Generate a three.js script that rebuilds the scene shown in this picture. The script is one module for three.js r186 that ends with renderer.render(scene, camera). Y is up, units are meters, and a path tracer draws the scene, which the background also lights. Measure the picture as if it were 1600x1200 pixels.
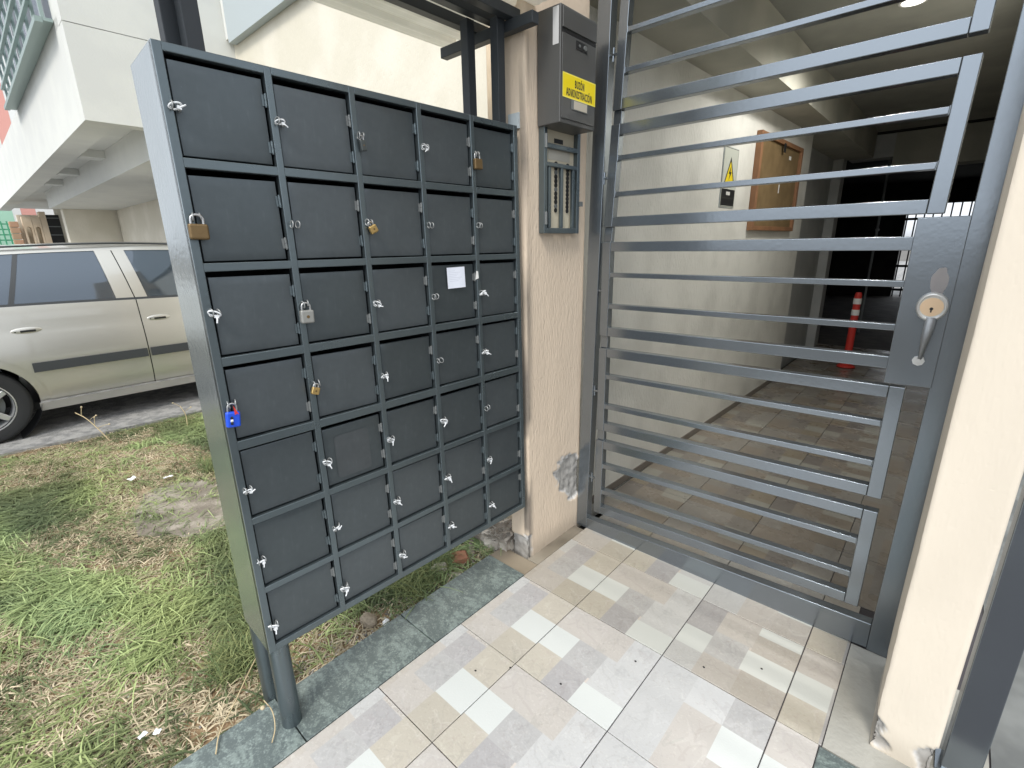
import * as THREE from 'three';
import { mergeGeometries } from 'three/addons/utils/BufferGeometryUtils.js';
import { RoundedBoxGeometry } from 'three/addons/geometries/RoundedBoxGeometry.js';

// ---------------------------------------------------------------- camera, sky, sun, exposure
const scene = new THREE.Scene();
const camera = new THREE.PerspectiveCamera(77.05, 4 / 3, 0.05, 400);
camera.position.set(1.2974, 1.5, 1.2967);
camera.rotation.order = 'YXZ';
camera.rotation.set(-0.2826, 0.7377, -0.0178);

function skyTexture() {                                     // soft bright overcast, a little stronger round the sun
  const w = 256, h = 128, d = new Float32Array(w * h * 4);
  const sd = new THREE.Vector3(0.25, 0.8, 0.62).normalize(), v = new THREE.Vector3();
  for (let j = 0; j < h; j++) for (let i = 0; i < w; i++) {
    const phi = ((i + 0.5) / w - 0.5) * Math.PI * 2, el = ((j + 0.5) / h - 0.5) * Math.PI;
    v.set(Math.cos(el) * Math.cos(phi), Math.sin(el), Math.cos(el) * Math.sin(phi));
    const up = Math.max(v.y, 0), s = Math.max(v.dot(sd), 0);
    const cl = 0.92 + 0.09 * Math.sin(v.x * 5 + 2 * Math.sin(v.z * 4)) * Math.cos(v.z * 6 + v.y * 3);
    const g = Math.max(0, v.x * 0.12 + v.y * 0.3 + v.z * 0.95); let b = (0.72 + 0.25 * up + 0.6 * Math.pow(s, 6) + 0.6 * Math.pow(g, 3)) * cl;
    if (v.y < 0) b *= Math.max(0.25, 1 + v.y * 6);
    const k = (j * w + i) * 4;
    d[k] = b * 0.93; d[k + 1] = b * 0.985; d[k + 2] = b * 1.06; d[k + 3] = 1;
  }
  const t = new THREE.DataTexture(d, w, h, THREE.RGBAFormat, THREE.FloatType);
  t.mapping = THREE.EquirectangularReflectionMapping; t.magFilter = THREE.LinearFilter; t.minFilter = THREE.LinearFilter; t.needsUpdate = true;
  return t;
}
const sky = skyTexture();
scene.background = sky; scene.environment = sky;
const sun = new THREE.DirectionalLight(new THREE.Color(1, 0.94, 0.84), 1.45);
sun.position.set(0.25 * 20, 0.8 * 20, 0.62 * 20); sun.target.position.set(0, 0, 0);
sun.castShadow = true; sun.shadow.radius = 28; sun.shadow.mapSize.set(2048, 2048);
Object.assign(sun.shadow.camera, { left: -18, right: 8, top: 14, bottom: -14, near: 1, far: 60 });
scene.add(sun, sun.target);
const renderer = new THREE.WebGLRenderer({ antialias: true });
renderer.toneMapping = THREE.LinearToneMapping;
renderer.toneMappingExposure = 1.64;
renderer.shadowMap.enabled = true;

// ---------------------------------------------------------------- helpers
function rngOf(seed) { let a = seed >>> 0; return () => { a = (a + 0x6d2b79f5) >>> 0; let t = Math.imul(a ^ (a >>> 15), 1 | a); t = (t + Math.imul(t ^ (t >>> 7), 61 | t)) ^ t; return ((t ^ (t >>> 14)) >>> 0) / 4294967296; }; }
const rnd = rngOf(7);
const rr = (a, b) => a + (b - a) * rnd();
function h2(x, y, s = 0) { let n = Math.imul(x, 374761393) + Math.imul(y, 668265263) + Math.imul(s, 2147483647 ^ 0x5bd1e995); n = Math.imul(n ^ (n >>> 13), 1274126177); return ((n ^ (n >>> 16)) >>> 0) / 4294967296; }
function vn(x, y, s = 0, per = 0) {                         // value noise, optional period
  const x0 = Math.floor(x), y0 = Math.floor(y), fx = x - x0, fy = y - y0, m = (a) => (per ? ((a % per) + per) % per : a);
  const u = fx * fx * (3 - 2 * fx), w = fy * fy * (3 - 2 * fy);
  const a = h2(m(x0), m(y0), s), b = h2(m(x0 + 1), m(y0), s), c = h2(m(x0), m(y0 + 1), s), d = h2(m(x0 + 1), m(y0 + 1), s);
  return a + (b - a) * u + (c - a) * w + (a - b - c + d) * u * w;
}
function fbm(x, y, s = 0, o = 4) { let v = 0, a = 0.5, n = 0; for (let i = 0; i < o; i++) { v += a * vn(x, y, s + i * 17); n += a; a *= 0.5; x *= 2.03; y *= 2.03; } return v / n; }
const clamp = (x, a = 0, b = 1) => Math.min(b, Math.max(a, x));
const sst = (a, b, x) => { const t = clamp((x - a) / (b - a)); return t * t * (3 - 2 * t); };
const lerp = (a, b, t) => a + (b - a) * t;
const names = {};
function numbered(n) { const k = (names[n] = (names[n] ?? -1) + 1); return k ? n + '_' + String(k).padStart(3, '0') : n; }
const lin = (r, g, b) => new THREE.Color().setRGB(r, g, b);
function mesh(name, geo, mat, parent) {
  const m = new THREE.Mesh(Array.isArray(geo) ? merge(geo) : geo, mat); m.name = name; m.castShadow = m.receiveShadow = true; if (parent) parent.add(m); return m;
}
function merge(list) { return mergeGeometries(list.map((g) => { const q = g.index ? g.toNonIndexed() : g; for (const k of Object.keys(q.attributes)) if (!['position', 'normal', 'uv'].includes(k)) q.deleteAttribute(k); return q; })); }
function thing(name, label, category, pos = [0, 0, 0], rotY = 0, group) {
  const o = new THREE.Group(); o.name = numbered(name); o.position.set(...pos); o.rotation.y = rotY; o.userData = { label, category }; if (group) o.userData.group = group; scene.add(o); return o;
}
function solo(name, geo, mat, label, category, group) {       // a thing that is one mesh
  const m = mesh(numbered(name), geo, mat, scene); m.userData = { label, category }; if (group) m.userData.group = group; return m;
}
function setting(name, geo, mat) { const m = mesh(name, geo, mat, scene); m.userData = { kind: 'structure' }; return m; }
function muv(g, s = 1) {                                       // uv in metres by the face's main direction
  const p = g.attributes.position, n = g.attributes.normal, u = new Float32Array(p.count * 2);
  for (let i = 0; i < p.count; i++) {
    const ax = Math.abs(n.getX(i)), ay = Math.abs(n.getY(i)), az = Math.abs(n.getZ(i)); let a, b;
    if (ay >= ax && ay >= az) { a = p.getX(i); b = p.getZ(i); } else if (ax >= az) { a = p.getZ(i); b = p.getY(i); } else { a = p.getX(i); b = p.getY(i); }
    u[2 * i] = a * s; u[2 * i + 1] = b * s;
  }
  g.setAttribute('uv', new THREE.BufferAttribute(u, 2)); return g;
}
function box(x0, x1, y0, y1, z0, z1, r = 0) {
  const w = x1 - x0, h = y1 - y0, d = z1 - z0;
  const g = r ? new RoundedBoxGeometry(w, h, d, 1, Math.min(r, w / 2.1, h / 2.1, d / 2.1)) : new THREE.BoxGeometry(w, h, d);
  g.translate((x0 + x1) / 2, (y0 + y1) / 2, (z0 + z1) / 2); return muv(g);
}
function cyl(r, h, x, y, z, axis = 'y', seg = 16, r2 = r) {
  const g = new THREE.CylinderGeometry(r2, r, h, seg); if (axis === 'x') g.rotateZ(-Math.PI / 2); if (axis === 'z') g.rotateX(Math.PI / 2); g.translate(x, y, z); return g;
}
const V = (x, y, z) => new THREE.Vector3(x, y, z);
function tube(pts, r, seg = 12, rs = 6) { return new THREE.TubeGeometry(new THREE.CatmullRomCurve3(pts.map((p) => (p.isVector3 ? p : V(...p)))), seg, r, rs); }
function bar(a, b, w, h = w) {                                 // square bar from a to b
  const A = V(...a), B = V(...b), L = A.distanceTo(B), g = muv(new THREE.BoxGeometry(w, h, L)), m = new THREE.Matrix4();
  const z = B.clone().sub(A).normalize(), x = V(0, 1, 0).cross(z); if (x.lengthSq() < 1e-6) x.set(1, 0, 0); x.normalize(); const y = z.clone().cross(x);
  m.makeBasis(x, y, z).setPosition(A.add(B).multiplyScalar(0.5)); return g.applyMatrix4(m);
}
function poly(pts, y0, y1) {                                   // flat slab from an outline in x,z
  const s = new THREE.Shape(pts.map(([x, z]) => new THREE.Vector2(x, -z))), g = new THREE.ExtrudeGeometry(s, { depth: y1 - y0, bevelEnabled: false });
  g.rotateX(-Math.PI / 2); g.translate(0, y0, 0); return muv(g);
}
// textures -------------------------------------------------------
function dataTex(n, fn, srgb, rx = 1, ry = rx) {
  const d = new Uint8Array(n * n * 4);
  for (let j = 0; j < n; j++) for (let i = 0; i < n; i++) { const c = fn(i / n, j / n, i, j), k = (j * n + i) * 4; if (Array.isArray(c)) { d[k] = c[0]; d[k + 1] = c[1]; d[k + 2] = c[2]; } else d[k] = d[k + 1] = d[k + 2] = clamp(c) * 255; d[k + 3] = 255; }
  const t = new THREE.DataTexture(d, n, n); t.wrapS = t.wrapT = THREE.RepeatWrapping; t.magFilter = THREE.LinearFilter; t.minFilter = THREE.LinearMipmapLinearFilter; t.generateMipmaps = true;
  if (srgb) t.colorSpace = THREE.SRGBColorSpace; t.repeat.set(rx, ry); t.needsUpdate = true; return t;
}
function pfbm(u, v, f, s, o = 4) { let r = 0, a = 0.5, n = 0; for (let i = 0; i < o; i++) { r += a * vn(u * f, v * f, s + i * 31, f); n += a; a *= 0.5; f *= 2; } return r / n; }
function canvasTex(w, h, draw) { const c = document.createElement('canvas'); c.width = w; c.height = h; const x = c.getContext('2d'); draw(x, w, h); const t = new THREE.CanvasTexture(c); t.colorSpace = THREE.SRGBColorSpace; t.anisotropy = 8; return t; }

const stuccoBump = dataTex(512, (u, v) => {                   // trowelled plaster with upright strokes
  const a = pfbm(u, v, 8, 5, 4), wob = 3 * a; const st = vn(u * 110 + wob, v * 26, 3), b = vn(u * 64, v * 40, 9), w = vn(u * 150 + wob, v * 44, 11), pit = Math.pow(vn(u * 120, v * 60, 21), 6);
  return 0.35 * a + 0.22 * st + 0.18 * b + 0.25 * w - 0.4 * pit;
}, false, 1.6, 1.1);
const fineBump = dataTex(256, (u, v) => 0.6 * pfbm(u, v, 32, 2, 3) + 0.4 * pfbm(u, v, 8, 4, 3), false, 3);
const mott = (n, s, lo, hi, f = 4) => dataTex(n, (u, v) => { const k = pfbm(u, v, f, s, 5), t = sst(0.25, 0.75, k); return lo.map((c, i) => lerp(c, hi[i], t)); }, true);
const paintRough = dataTex(256, (u, v) => 0.42 + 0.3 * (pfbm(u, v, 4, 8, 5) - 0.5), false, 1.3);
const paintBump = dataTex(256, (u, v) => 0.6 * pfbm(u, v, 8, 12, 4) + 0.4 * pfbm(u, v, 64, 4, 2), false, 1.7);
const std = (o) => new THREE.MeshStandardMaterial(o), phy = (o) => new THREE.MeshPhysicalMaterial(o);

const M = {};
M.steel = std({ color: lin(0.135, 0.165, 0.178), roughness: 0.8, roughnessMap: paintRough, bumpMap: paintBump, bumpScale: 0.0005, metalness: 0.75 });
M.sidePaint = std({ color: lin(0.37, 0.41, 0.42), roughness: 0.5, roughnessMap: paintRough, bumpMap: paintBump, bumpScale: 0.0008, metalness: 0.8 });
M.post = std({ color: lin(0.03, 0.036, 0.042), roughness: 0.5 });
M.gate = std({ color: lin(0.24, 0.268, 0.295), roughness: 0.5, roughnessMap: paintRough, bumpMap: paintBump, bumpScale: 0.0002, metalness: 0.85 });
const smudge = dataTex(512, (u, v) => { const a = pfbm(u, v, 5, 61, 5), b = pfbm(u, v, 40, 62, 2), d = Math.pow(vn(u * 90, v * 14, 63), 9) * 0.5, ch = h2(Math.round(u * 512), Math.round(v * 512), 64) > 0.99985 ? 0.25 : 0; return 0.74 + 0.07 * (a - 0.5) + 0.03 * (b - 0.5) + 0.09 * d + ch; }, true, 1.9);
M.door = [0, 1, 2, 3].map((i) => std({ map: smudge, color: lin(0.182 + i * 0.012, 0.214 + i * 0.012, 0.23 + i * 0.013), metalness: 0.7, roughness: 0.95 + 0.05 * i, roughnessMap: paintRough }));
M.dark = std({ color: lin(0.015, 0.017, 0.019), roughness: 0.8 });
M.bright = std({ color: lin(0.5, 0.5, 0.5), roughness: 0.35, metalness: 0.9 });
M.ring = std({ color: lin(0.34, 0.35, 0.35), roughness: 0.4, metalness: 0.55 });
M.worn = std({ color: lin(0.17, 0.18, 0.18), roughness: 0.45, metalness: 0.3 });
M.tie = std({ color: lin(0.78, 0.8, 0.82), roughness: 0.35 });
M.brass = std({ color: lin(0.55, 0.38, 0.15), roughness: 0.35, metalness: 0.85, bumpMap: fineBump, bumpScale: 0.0003 });
M.oldBrass = std({ color: lin(0.2, 0.135, 0.065), roughness: 0.5, metalness: 0.7, bumpMap: fineBump, bumpScale: 0.0004 });
M.greyLock = std({ color: lin(0.33, 0.33, 0.31), roughness: 0.5, metalness: 0.5, bumpMap: fineBump, bumpScale: 0.0004 });
M.darkLock = std({ color: lin(0.08, 0.09, 0.09), roughness: 0.45, metalness: 0.5 });
M.blue = std({ color: lin(0.015, 0.08, 0.62), roughness: 0.35 });
M.red = std({ color: lin(0.6, 0.04, 0.03), roughness: 0.5 });
M.black = std({ color: lin(0.012, 0.012, 0.013), roughness: 0.5 });
M.white = std({ color: lin(0.78, 0.78, 0.76), roughness: 0.6 });
M.pillar = std({ color: 0xffffff, vertexColors: true, roughness: 0.95, bumpMap: stuccoBump, bumpScale: 0.0028 });
M.stucco = std({ map: mott(256, 3, [212, 192, 166], [222, 204, 180]), roughness: 0.95, bumpMap: stuccoBump, bumpScale: 0.004 });
M.cream = std({ map: mott(256, 5, [216, 210, 194], [226, 220, 206]), roughness: 0.95, bumpMap: stuccoBump, bumpScale: 0.0025 });
M.whiteWall = std({ map: mott(256, 6, [211, 212, 208], [217, 218, 213]), roughness: 0.92, bumpMap: fineBump, bumpScale: 0.0008 });
M.paleGrey = std({ color: lin(0.45, 0.5, 0.52), roughness: 0.9, bumpMap: fineBump, bumpScale: 0.001 });
M.inner = std({ map: mott(256, 7, [200, 199, 192], [216, 215, 208]), roughness: 0.62, bumpMap: stuccoBump, bumpScale: 0.005 });
M.innerGrey = std({ map: mott(256, 8, [176, 178, 176], [190, 191, 188]), roughness: 0.85, bumpMap: fineBump, bumpScale: 0.001 });
M.ceiling = std({ map: mott(256, 9, [150, 151, 144], [166, 166, 158]), roughness: 0.9 });
M.beam = std({ map: mott(256, 10, [164, 163, 152], [182, 180, 168]), roughness: 0.9 });
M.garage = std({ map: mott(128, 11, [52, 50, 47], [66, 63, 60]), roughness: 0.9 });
M.concrete = std({ map: mott(256, 12, [118, 110, 99], [158, 150, 138], 10), roughness: 0.95, bumpMap: fineBump, bumpScale: 0.006 });
M.plaster = std({ map: mott(256, 13, [176, 168, 158], [215, 208, 198], 8), roughness: 0.95, bumpMap: fineBump, bumpScale: 0.006 });
M.road = std({ map: mott(512, 14, [118, 118, 118], [152, 151, 149], 16), roughness: 0.95, bumpMap: fineBump, bumpScale: 0.008 });
M.ground = std({ map: mott(256, 19, [84, 82, 78], [108, 105, 100], 8), roughness: 1 });
M.grout = std({ color: lin(0.06, 0.055, 0.06), roughness: 0.95 });
M.granite = [0, 1].map((q) => std({ roughness: 0.42, bumpMap: fineBump, bumpScale: 0.0012, map: dataTex(512, (u, v) => {
  const a = pfbm(u, v, 8, 3 + q, 4), b = pfbm(u, v, 64, 5, 2), c = vn(u * 190, v * 190, 8, 190), sw = vn(u * 20 + 4 * a, v * 60 + 6 * a, 33);
  let t = 0.3 * a + 0.26 * b + 0.26 * c + 0.3 * sw; const k = sst(0.4, 0.78, t), f = c > 0.86 ? 26 : 0;
  return [lerp(88, 124, k) + f * 0.6, lerp(97, 135, k) + f * 0.6, lerp(96, 131, k) + f * 0.6];
}, true, 1.5) }));

// ---------------------------------------------------------------- the ground
setting('ground', (() => { const g = new THREE.PlaneGeometry(300, 300); g.rotateX(-Math.PI / 2); g.translate(0, -0.16, 0); return muv(g); })(), M.ground);
setting('driveway', poly([[-30, 9], [-30, -6], [-3.98, -6], [-4.0, -0.3], [-4.02, 0.9], [-4.1, 2], [-4.2, 9]], -0.13, -0.02), M.road);

// bare soil of the lawn, gently uneven
const patchA = [-2.02, 0.68];
function bare(x, z) {                                          // 1 = bare soil or straw, 0 = thick grass
  let b = sst(0.48, 0.62, fbm(x * 1.5 + 3.2, z * 2.4 + 1.7 + 0.6 * x, 41, 3) + 0.04);
  b = Math.max(b, 0.9 * sst(0.3, 0.05, Math.hypot((x + 0.62) * 0.8, (z - 1.2) * 1.4)));
  b = Math.max(b, 0.85 * sst(0.5, 0.15, Math.hypot((x + 1.35) * 0.9, (z - 0.92) * 2.0)));
  b = Math.max(b, sst(0.52, 0.4, Math.hypot((x - patchA[0]) * 1.0, (z - patchA[1]) * 1.5)));
  b = Math.max(b, 0.8 * sst(0.25, 0.1, -0.2 - x) * sst(0.1, 0.35, fbm(x * 7, z * 5, 5, 2)));
  b = Math.max(b, 0.75 * sst(-3.55, -3.9, x));
  return clamp(b);
}
const soilH = (x, z) => -0.035 + 0.03 * (fbm(x * 2.2, z * 2.2, 9, 3) - 0.5) + 0.012 * (fbm(x * 14, z * 14, 19, 2) - 0.5) - 0.012 * sst(-3.6, -4, x);
const soilMap = dataTex(1024, (u, v) => {
  const x = u * 5 - 4.6, z = v * 5 - 2, b = bare(x, z), n = fbm(x * 9, z * 9, 3, 4), f = h2(Math.round(u * 1024), Math.round(v * 1024), 4);
  const conc = 0.8 * sst(0.6, 0.3, Math.hypot((x - patchA[0]) * 1.0, (z - patchA[1]) * 1.5) + 0.12 * (n - 0.5));
  const kerb = sst(-0.5, -0.25, x);
  let c = [lerp(84, 168, n), lerp(70, 140, n), lerp(50, 108, n)];
  if (b < 0.4) c = [lerp(c[0], 58, 0.7), lerp(c[1], 60, 0.7), lerp(c[2], 36, 0.7)];
  c = c.map((q, i) => lerp(q, [178, 170, 158][i] + 30 * (n - 0.5), conc));
  c = c.map((q, i) => lerp(q, [132, 108, 82][i] + 40 * (n - 0.5), 0.5 * kerb));
  return c.map((q) => clamp(q + 34 * (f - 0.5), 0, 255));
}, true);
setting('lawn_soil', (() => {
  const nx = 190, nz = 220, g = new THREE.PlaneGeometry(1, 1, nx, nz), p = g.attributes.position, uv = g.attributes.uv;
  for (let i = 0; i < p.count; i++) { const x = lerp(-4.1, -0.19, uv.getX(i)), z = lerp(3.0, -2, uv.getY(i)); p.setXYZ(i, x, soilH(x, z), z); uv.setXY(i, (x + 4.6) / 5, (z + 2) / 5); }
  g.computeVertexNormals(); return g;
})(), std({ map: soilMap, roughness: 1, bumpMap: fineBump, bumpScale: 0.01 }));

// grass: many bent blades, green and straw
(() => {
  const blade = (L, w, bend, side) => { const P = [], I = []; const n = 3; for (let i = 0; i <= n; i++) { const t = i / n, y = L * t * (1 - 0.45 * bend * t), x = L * bend * t * t, ww = w * (1 - 0.85 * t * t) * 0.5; P.push(x + side * t * 0.01, y, -ww, x + side * t * 0.01, y, ww); if (i < n) { const a = 2 * i; I.push(a, a + 1, a + 2, a + 1, a + 3, a + 2); } } const g = new THREE.BufferGeometry(); g.setAttribute('position', new THREE.Float32BufferAttribute(P, 3)); g.setIndex(I); g.computeVertexNormals(); return g; };
  const clump = (seed, flat) => { const r = rngOf(seed), L = []; for (let i = 0; i < 8; i++) { const g = blade(0.045 + 0.07 * r(), 0.0028 + 0.0026 * r(), flat + 0.5 * r(), r() - 0.5); g.rotateZ(-flat * (0.5 + 0.5 * r())); g.rotateY(r() * 6.28); g.translate((r() - 0.5) * 0.05, 0, (r() - 0.5) * 0.05); L.push(g); } return mergeGeometries(L); };
  const mat = phy({ color: 0xffffff, roughness: 0.75, side: THREE.DoubleSide, transmission: 0, sheen: 0 });
  const make = (name, label, kindFn, N, seed, flat, sc) => {
    const geo = clump(seed, flat), im = new THREE.InstancedMesh(geo, mat, N), o = new THREE.Object3D(), c = new THREE.Color(), r = rngOf(seed * 13 + 1); let k = 0, guard = 0;
    while (k < N && guard++ < N * 12) {
      const x = lerp(-4.0, -0.21, r()), z = lerp(-1.4, 2.3, Math.sqrt(r())), b = bare(x, z), a = kindFn(x, z, b); if (r() > a) continue;
      o.position.set(x, soilH(x, z) - 0.004, z); const grain = 0.5 + 0.9 * (fbm(x * 1.5, z * 1.5, 77, 2) - 0.5) * 6;
      o.rotation.set((r() - 0.5) * 0.5, r() < 0.6 ? grain + (r() - 0.5) : r() * 6.28, (r() - 0.5) * 0.5); o.scale.setScalar(sc * (0.6 + 0.8 * r())); o.updateMatrix(); im.setMatrixAt(k, o.matrix);
      const straw = seed % 2, q = r();
      if (straw) c.setRGB(lerp(0.26, 0.62, q), lerp(0.215, 0.52, q), lerp(0.13, 0.36, q)); else { const y = fbm(x * 3, z * 3, 8, 2); { const k = 0.5 + 0.85 * sst(0.3, 0.7, fbm(x * 2.4 + 9, z * 3.2, 18, 3)); c.setRGB(k * (lerp(0.075, 0.25, q) + 0.08 * y), k * (lerp(0.13, 0.33, q) + 0.05 * y), k * lerp(0.055, 0.15, q)); }; }
      im.setColorAt(k++, c);
    }
    im.count = k; im.name = name; im.castShadow = im.receiveShadow = true; im.userData = { label, category: 'grass', kind: 'stuff' }; scene.add(im);
  };
  make('grass', 'mown green grass covering the strip of lawn beside the driveway', (x, z, b) => 1 - 0.9 * b, 20000, 102, 0.75, 1.0);
  make('dry_grass', 'cut straw-coloured grass lying loose over the lawn and bare soil', (x, z, b) => (Math.hypot(x - patchA[0], (z - patchA[1]) * 1.5) < 0.42 ? 0.05 : 0.32 + 0.6 * b), 17000, 103, 1.25, 1.0);
  // longer tufts close to the cabinet and below it
  const tuft = clump(204, 0.35), o = new THREE.Object3D(), c = new THREE.Color(), r = rngOf(99), im = new THREE.InstancedMesh(tuft, mat, 900);
  for (let k = 0; k < 900; k++) {
    const [cx, cz, sp] = [[-0.72, 0.72, 0.17], [-0.52, 0.9, 0.08], [-0.36, 0.2, 0.1], [-0.4, 0.05, 0.09], [-2.5, 0.32, 0.12], [-0.95, 0.62, 0.14]][Math.floor(r() * 6)];
    const x = Math.min(cx + (r() + r() - 1) * sp * 1.4, -0.215), z = cz + (r() + r() - 1) * sp * 1.4; o.position.set(x, soilH(x, z) - 0.005, z); o.rotation.set((r() - 0.5) * 0.6, r() * 6.28, (r() - 0.5) * 0.6); o.scale.setScalar(0.6 + 0.75 * r()); o.updateMatrix(); im.setMatrixAt(k, o.matrix);
    const q = r(); c.setRGB(lerp(0.09, 0.24, q), lerp(0.14, 0.26, q), lerp(0.05, 0.1, q)); im.setColorAt(k, c);
  }
  im.name = 'tall_grass'; im.castShadow = im.receiveShadow = true; im.userData = { label: 'taller bright green grass tufts behind and under the mailbox cabinet', category: 'grass', kind: 'stuff' }; scene.add(im);
  // gravel and crumbs
  const pg = new THREE.IcosahedronGeometry(0.006, 0), im2 = new THREE.InstancedMesh(pg, std({ color: 0xffffff, roughness: 0.95 }), 1500);
  for (let k = 0; k < 1500; k++) {
    let x, z; if (k < 600) { x = -0.21 - 0.35 * r() * r(); z = lerp(-0.3, 0.8, r()); } else if (k < 950) { const a = r() * 6.28, d = 0.45 * Math.sqrt(r()); x = patchA[0] + d * Math.cos(a); z = patchA[1] + 0.66 * d * Math.sin(a); } else { x = lerp(-3.9, -0.25, r()); z = lerp(-1, 1.7, r()); }
    o.position.set(x, soilH(x, z) + 0.003, z); o.rotation.set(r() * 6, r() * 6, 0); o.scale.set(0.4 + 1.4 * r() * r(), 0.3 + 0.8 * r(), 0.4 + 1.2 * r() * r()); o.updateMatrix(); im2.setMatrixAt(k, o.matrix); const q = 0.14 + 0.35 * r(); c.setRGB(q, q * 0.92, q * 0.82); im2.setColorAt(k, c);
  }
  im2.name = 'gravel'; im2.castShadow = im2.receiveShadow = true; im2.userData = { label: 'small loose gravel scattered on the bare soil', category: 'gravel', kind: 'stuff' }; scene.add(im2);
})();
setting('concrete_patch', (() => {
  const n = 26, pts = []; for (let i = 0; i < n; i++) { const a = (i / n) * 6.283, q = 1 + 0.35 * (vn(Math.cos(a) * 2 + 5, Math.sin(a) * 2 + 5, 6) - 0.5) + 0.12 * (h2(i, 3) - 0.5); pts.push([patchA[0] + 0.4 * q * Math.cos(a), patchA[1] + 0.26 * q * Math.sin(a)]); }
  return poly(pts, -0.06, -0.028);
})(), M.concrete);

// ---------------------------------------------------------------- tiled floor
const TS = 0.393, TX0 = 0.3278, TZ0 = -0.1534, GAP = 0.0035;
const veins = (x, X, Y, W, H, dark, r, n) => { x.save(); x.beginPath(); x.rect(X, Y, W, H); x.clip(); x.lineCap = 'round'; for (let i = 0; i < n; i++) { x.strokeStyle = dark ? `rgba(110,104,104,${0.03 + 0.05 * r()})` : `rgba(230,230,228,${0.03 + 0.08 * r()})`; x.lineWidth = 2 + 16 * r() * r(); let a = X + W * r(), b = Y + H * r(); x.beginPath(); x.moveTo(a, b); for (let k = 0; k < 4; k++) { a += (r() - 0.3) * W * 0.4; b += (r() - 0.5) * H * 0.5; x.quadraticCurveTo(a + (r() - 0.5) * 30, b + (r() - 0.5) * 30, a, b); } x.stroke(); } x.restore(); };
const PAL = { w: [201, 204, 201], p: [183, 178, 172], y: [180, 174, 162], g: [166, 164, 164], m: [175, 174, 173], l: [186, 186, 185], d: [176, 170, 162] };
function tilePrint(rects, seed) {
  return canvasTex(512, 512, (x) => {
    const r = rngOf(seed); x.fillStyle = 'rgb(196,188,180)'; x.fillRect(0, 0, 512, 512);
    for (const [s0, t0, s1, t1, k] of rects) {
      const X = s0 * 512, Y = t0 * 512, W = (s1 - s0) * 512, H = (t1 - t0) * 512, c = PAL[k], j = (r() - 0.5) * 8;
      x.fillStyle = `rgb(${c.map((q) => Math.round(q + j)).join(',')})`; x.fillRect(X, Y, W + 0.5, H + 0.5);
      if (k !== 'w') { veins(x, X, Y, W, H, true, r, k === 'm' || k === 'g' ? 22 : 12); veins(x, X, Y, W, H, false, r, k === 'm' ? 16 : 6); for (let i = 0; i < 160; i++) { x.fillStyle = r() < 0.5 ? 'rgba(120,100,84,.06)' : 'rgba(255,250,240,.07)'; x.fillRect(X + r() * W, Y + r() * H, 2 + 9 * r(), 2 + 6 * r()); } }
    }
  });
}
const PR = [
  [[0, 0, .46, .36, 'p'], [0, .36, .3, .66, 'w'], [0, .66, .3, 1, 'y'], [.3, .36, .62, .68, 'm'], [.3, .68, .6, 1, 'g'], [.46, 0, .72, .36, 'p'], [.72, 0, 1, .36, 'l'], [.62, .36, 1, .74, 'l'], [.6, .74, 1, 1, 'w']],
  [[0, 0, .36, .3, 'l'], [.36, .04, .66, .36, 'g'], [.66, 0, 1, .36, 'y'], [.36, 0, .66, .04, 'p'], [0, .3, .36, .7, 'p'], [.36, .36, .66, .7, 'm'], [.66, .36, 1, .69, 'w'], [.3, .7, .66, 1, 'p'], [.66, .69, 1, 1, 'y'], [0, .7, .3, 1, 'd']],
  [[0, .45, .28, .73, 'w'], [0, 0, .28, .45, 'g'], [.28, 0, .62, .36, 'p'], [.62, 0, 1, .14, 'w'], [.62, .14, 1, .4, 'd'], [.28, .36, .6, .7, 'm'], [.6, .4, 1, .68, 'w'], [0, .73, .28, 1, 'l'], [.28, .7, .62, 1, 'p'], [.62, .68, 1, 1, 'd']],
  [[0, 0, .36, .34, 'l'], [.36, 0, 1, .34, 'l'], [0, .34, .36, 1, 'l'], [.36, .34, .68, 1, 'p'], [.68, 0, 1, .34, 'm'], [.68, .34, 1, .68, 'w'], [.68, .68, 1, 1, 'p']],
].map((q, i) => tilePrint(q, 50 + i));
const tileRough = dataTex(256, (u, v) => 0.3 + 0.3 * (pfbm(u, v, 4, 3, 4) - 0.4), false, 1);
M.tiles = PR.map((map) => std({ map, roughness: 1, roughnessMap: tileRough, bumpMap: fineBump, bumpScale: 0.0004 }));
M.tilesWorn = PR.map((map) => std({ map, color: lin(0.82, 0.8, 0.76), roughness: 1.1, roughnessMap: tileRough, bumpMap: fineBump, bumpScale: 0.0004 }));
M.tilesDirty = PR.map((map) => std({ map, color: lin(0.5, 0.465, 0.42), roughness: 0.9, roughnessMap: tileRough }));
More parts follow.
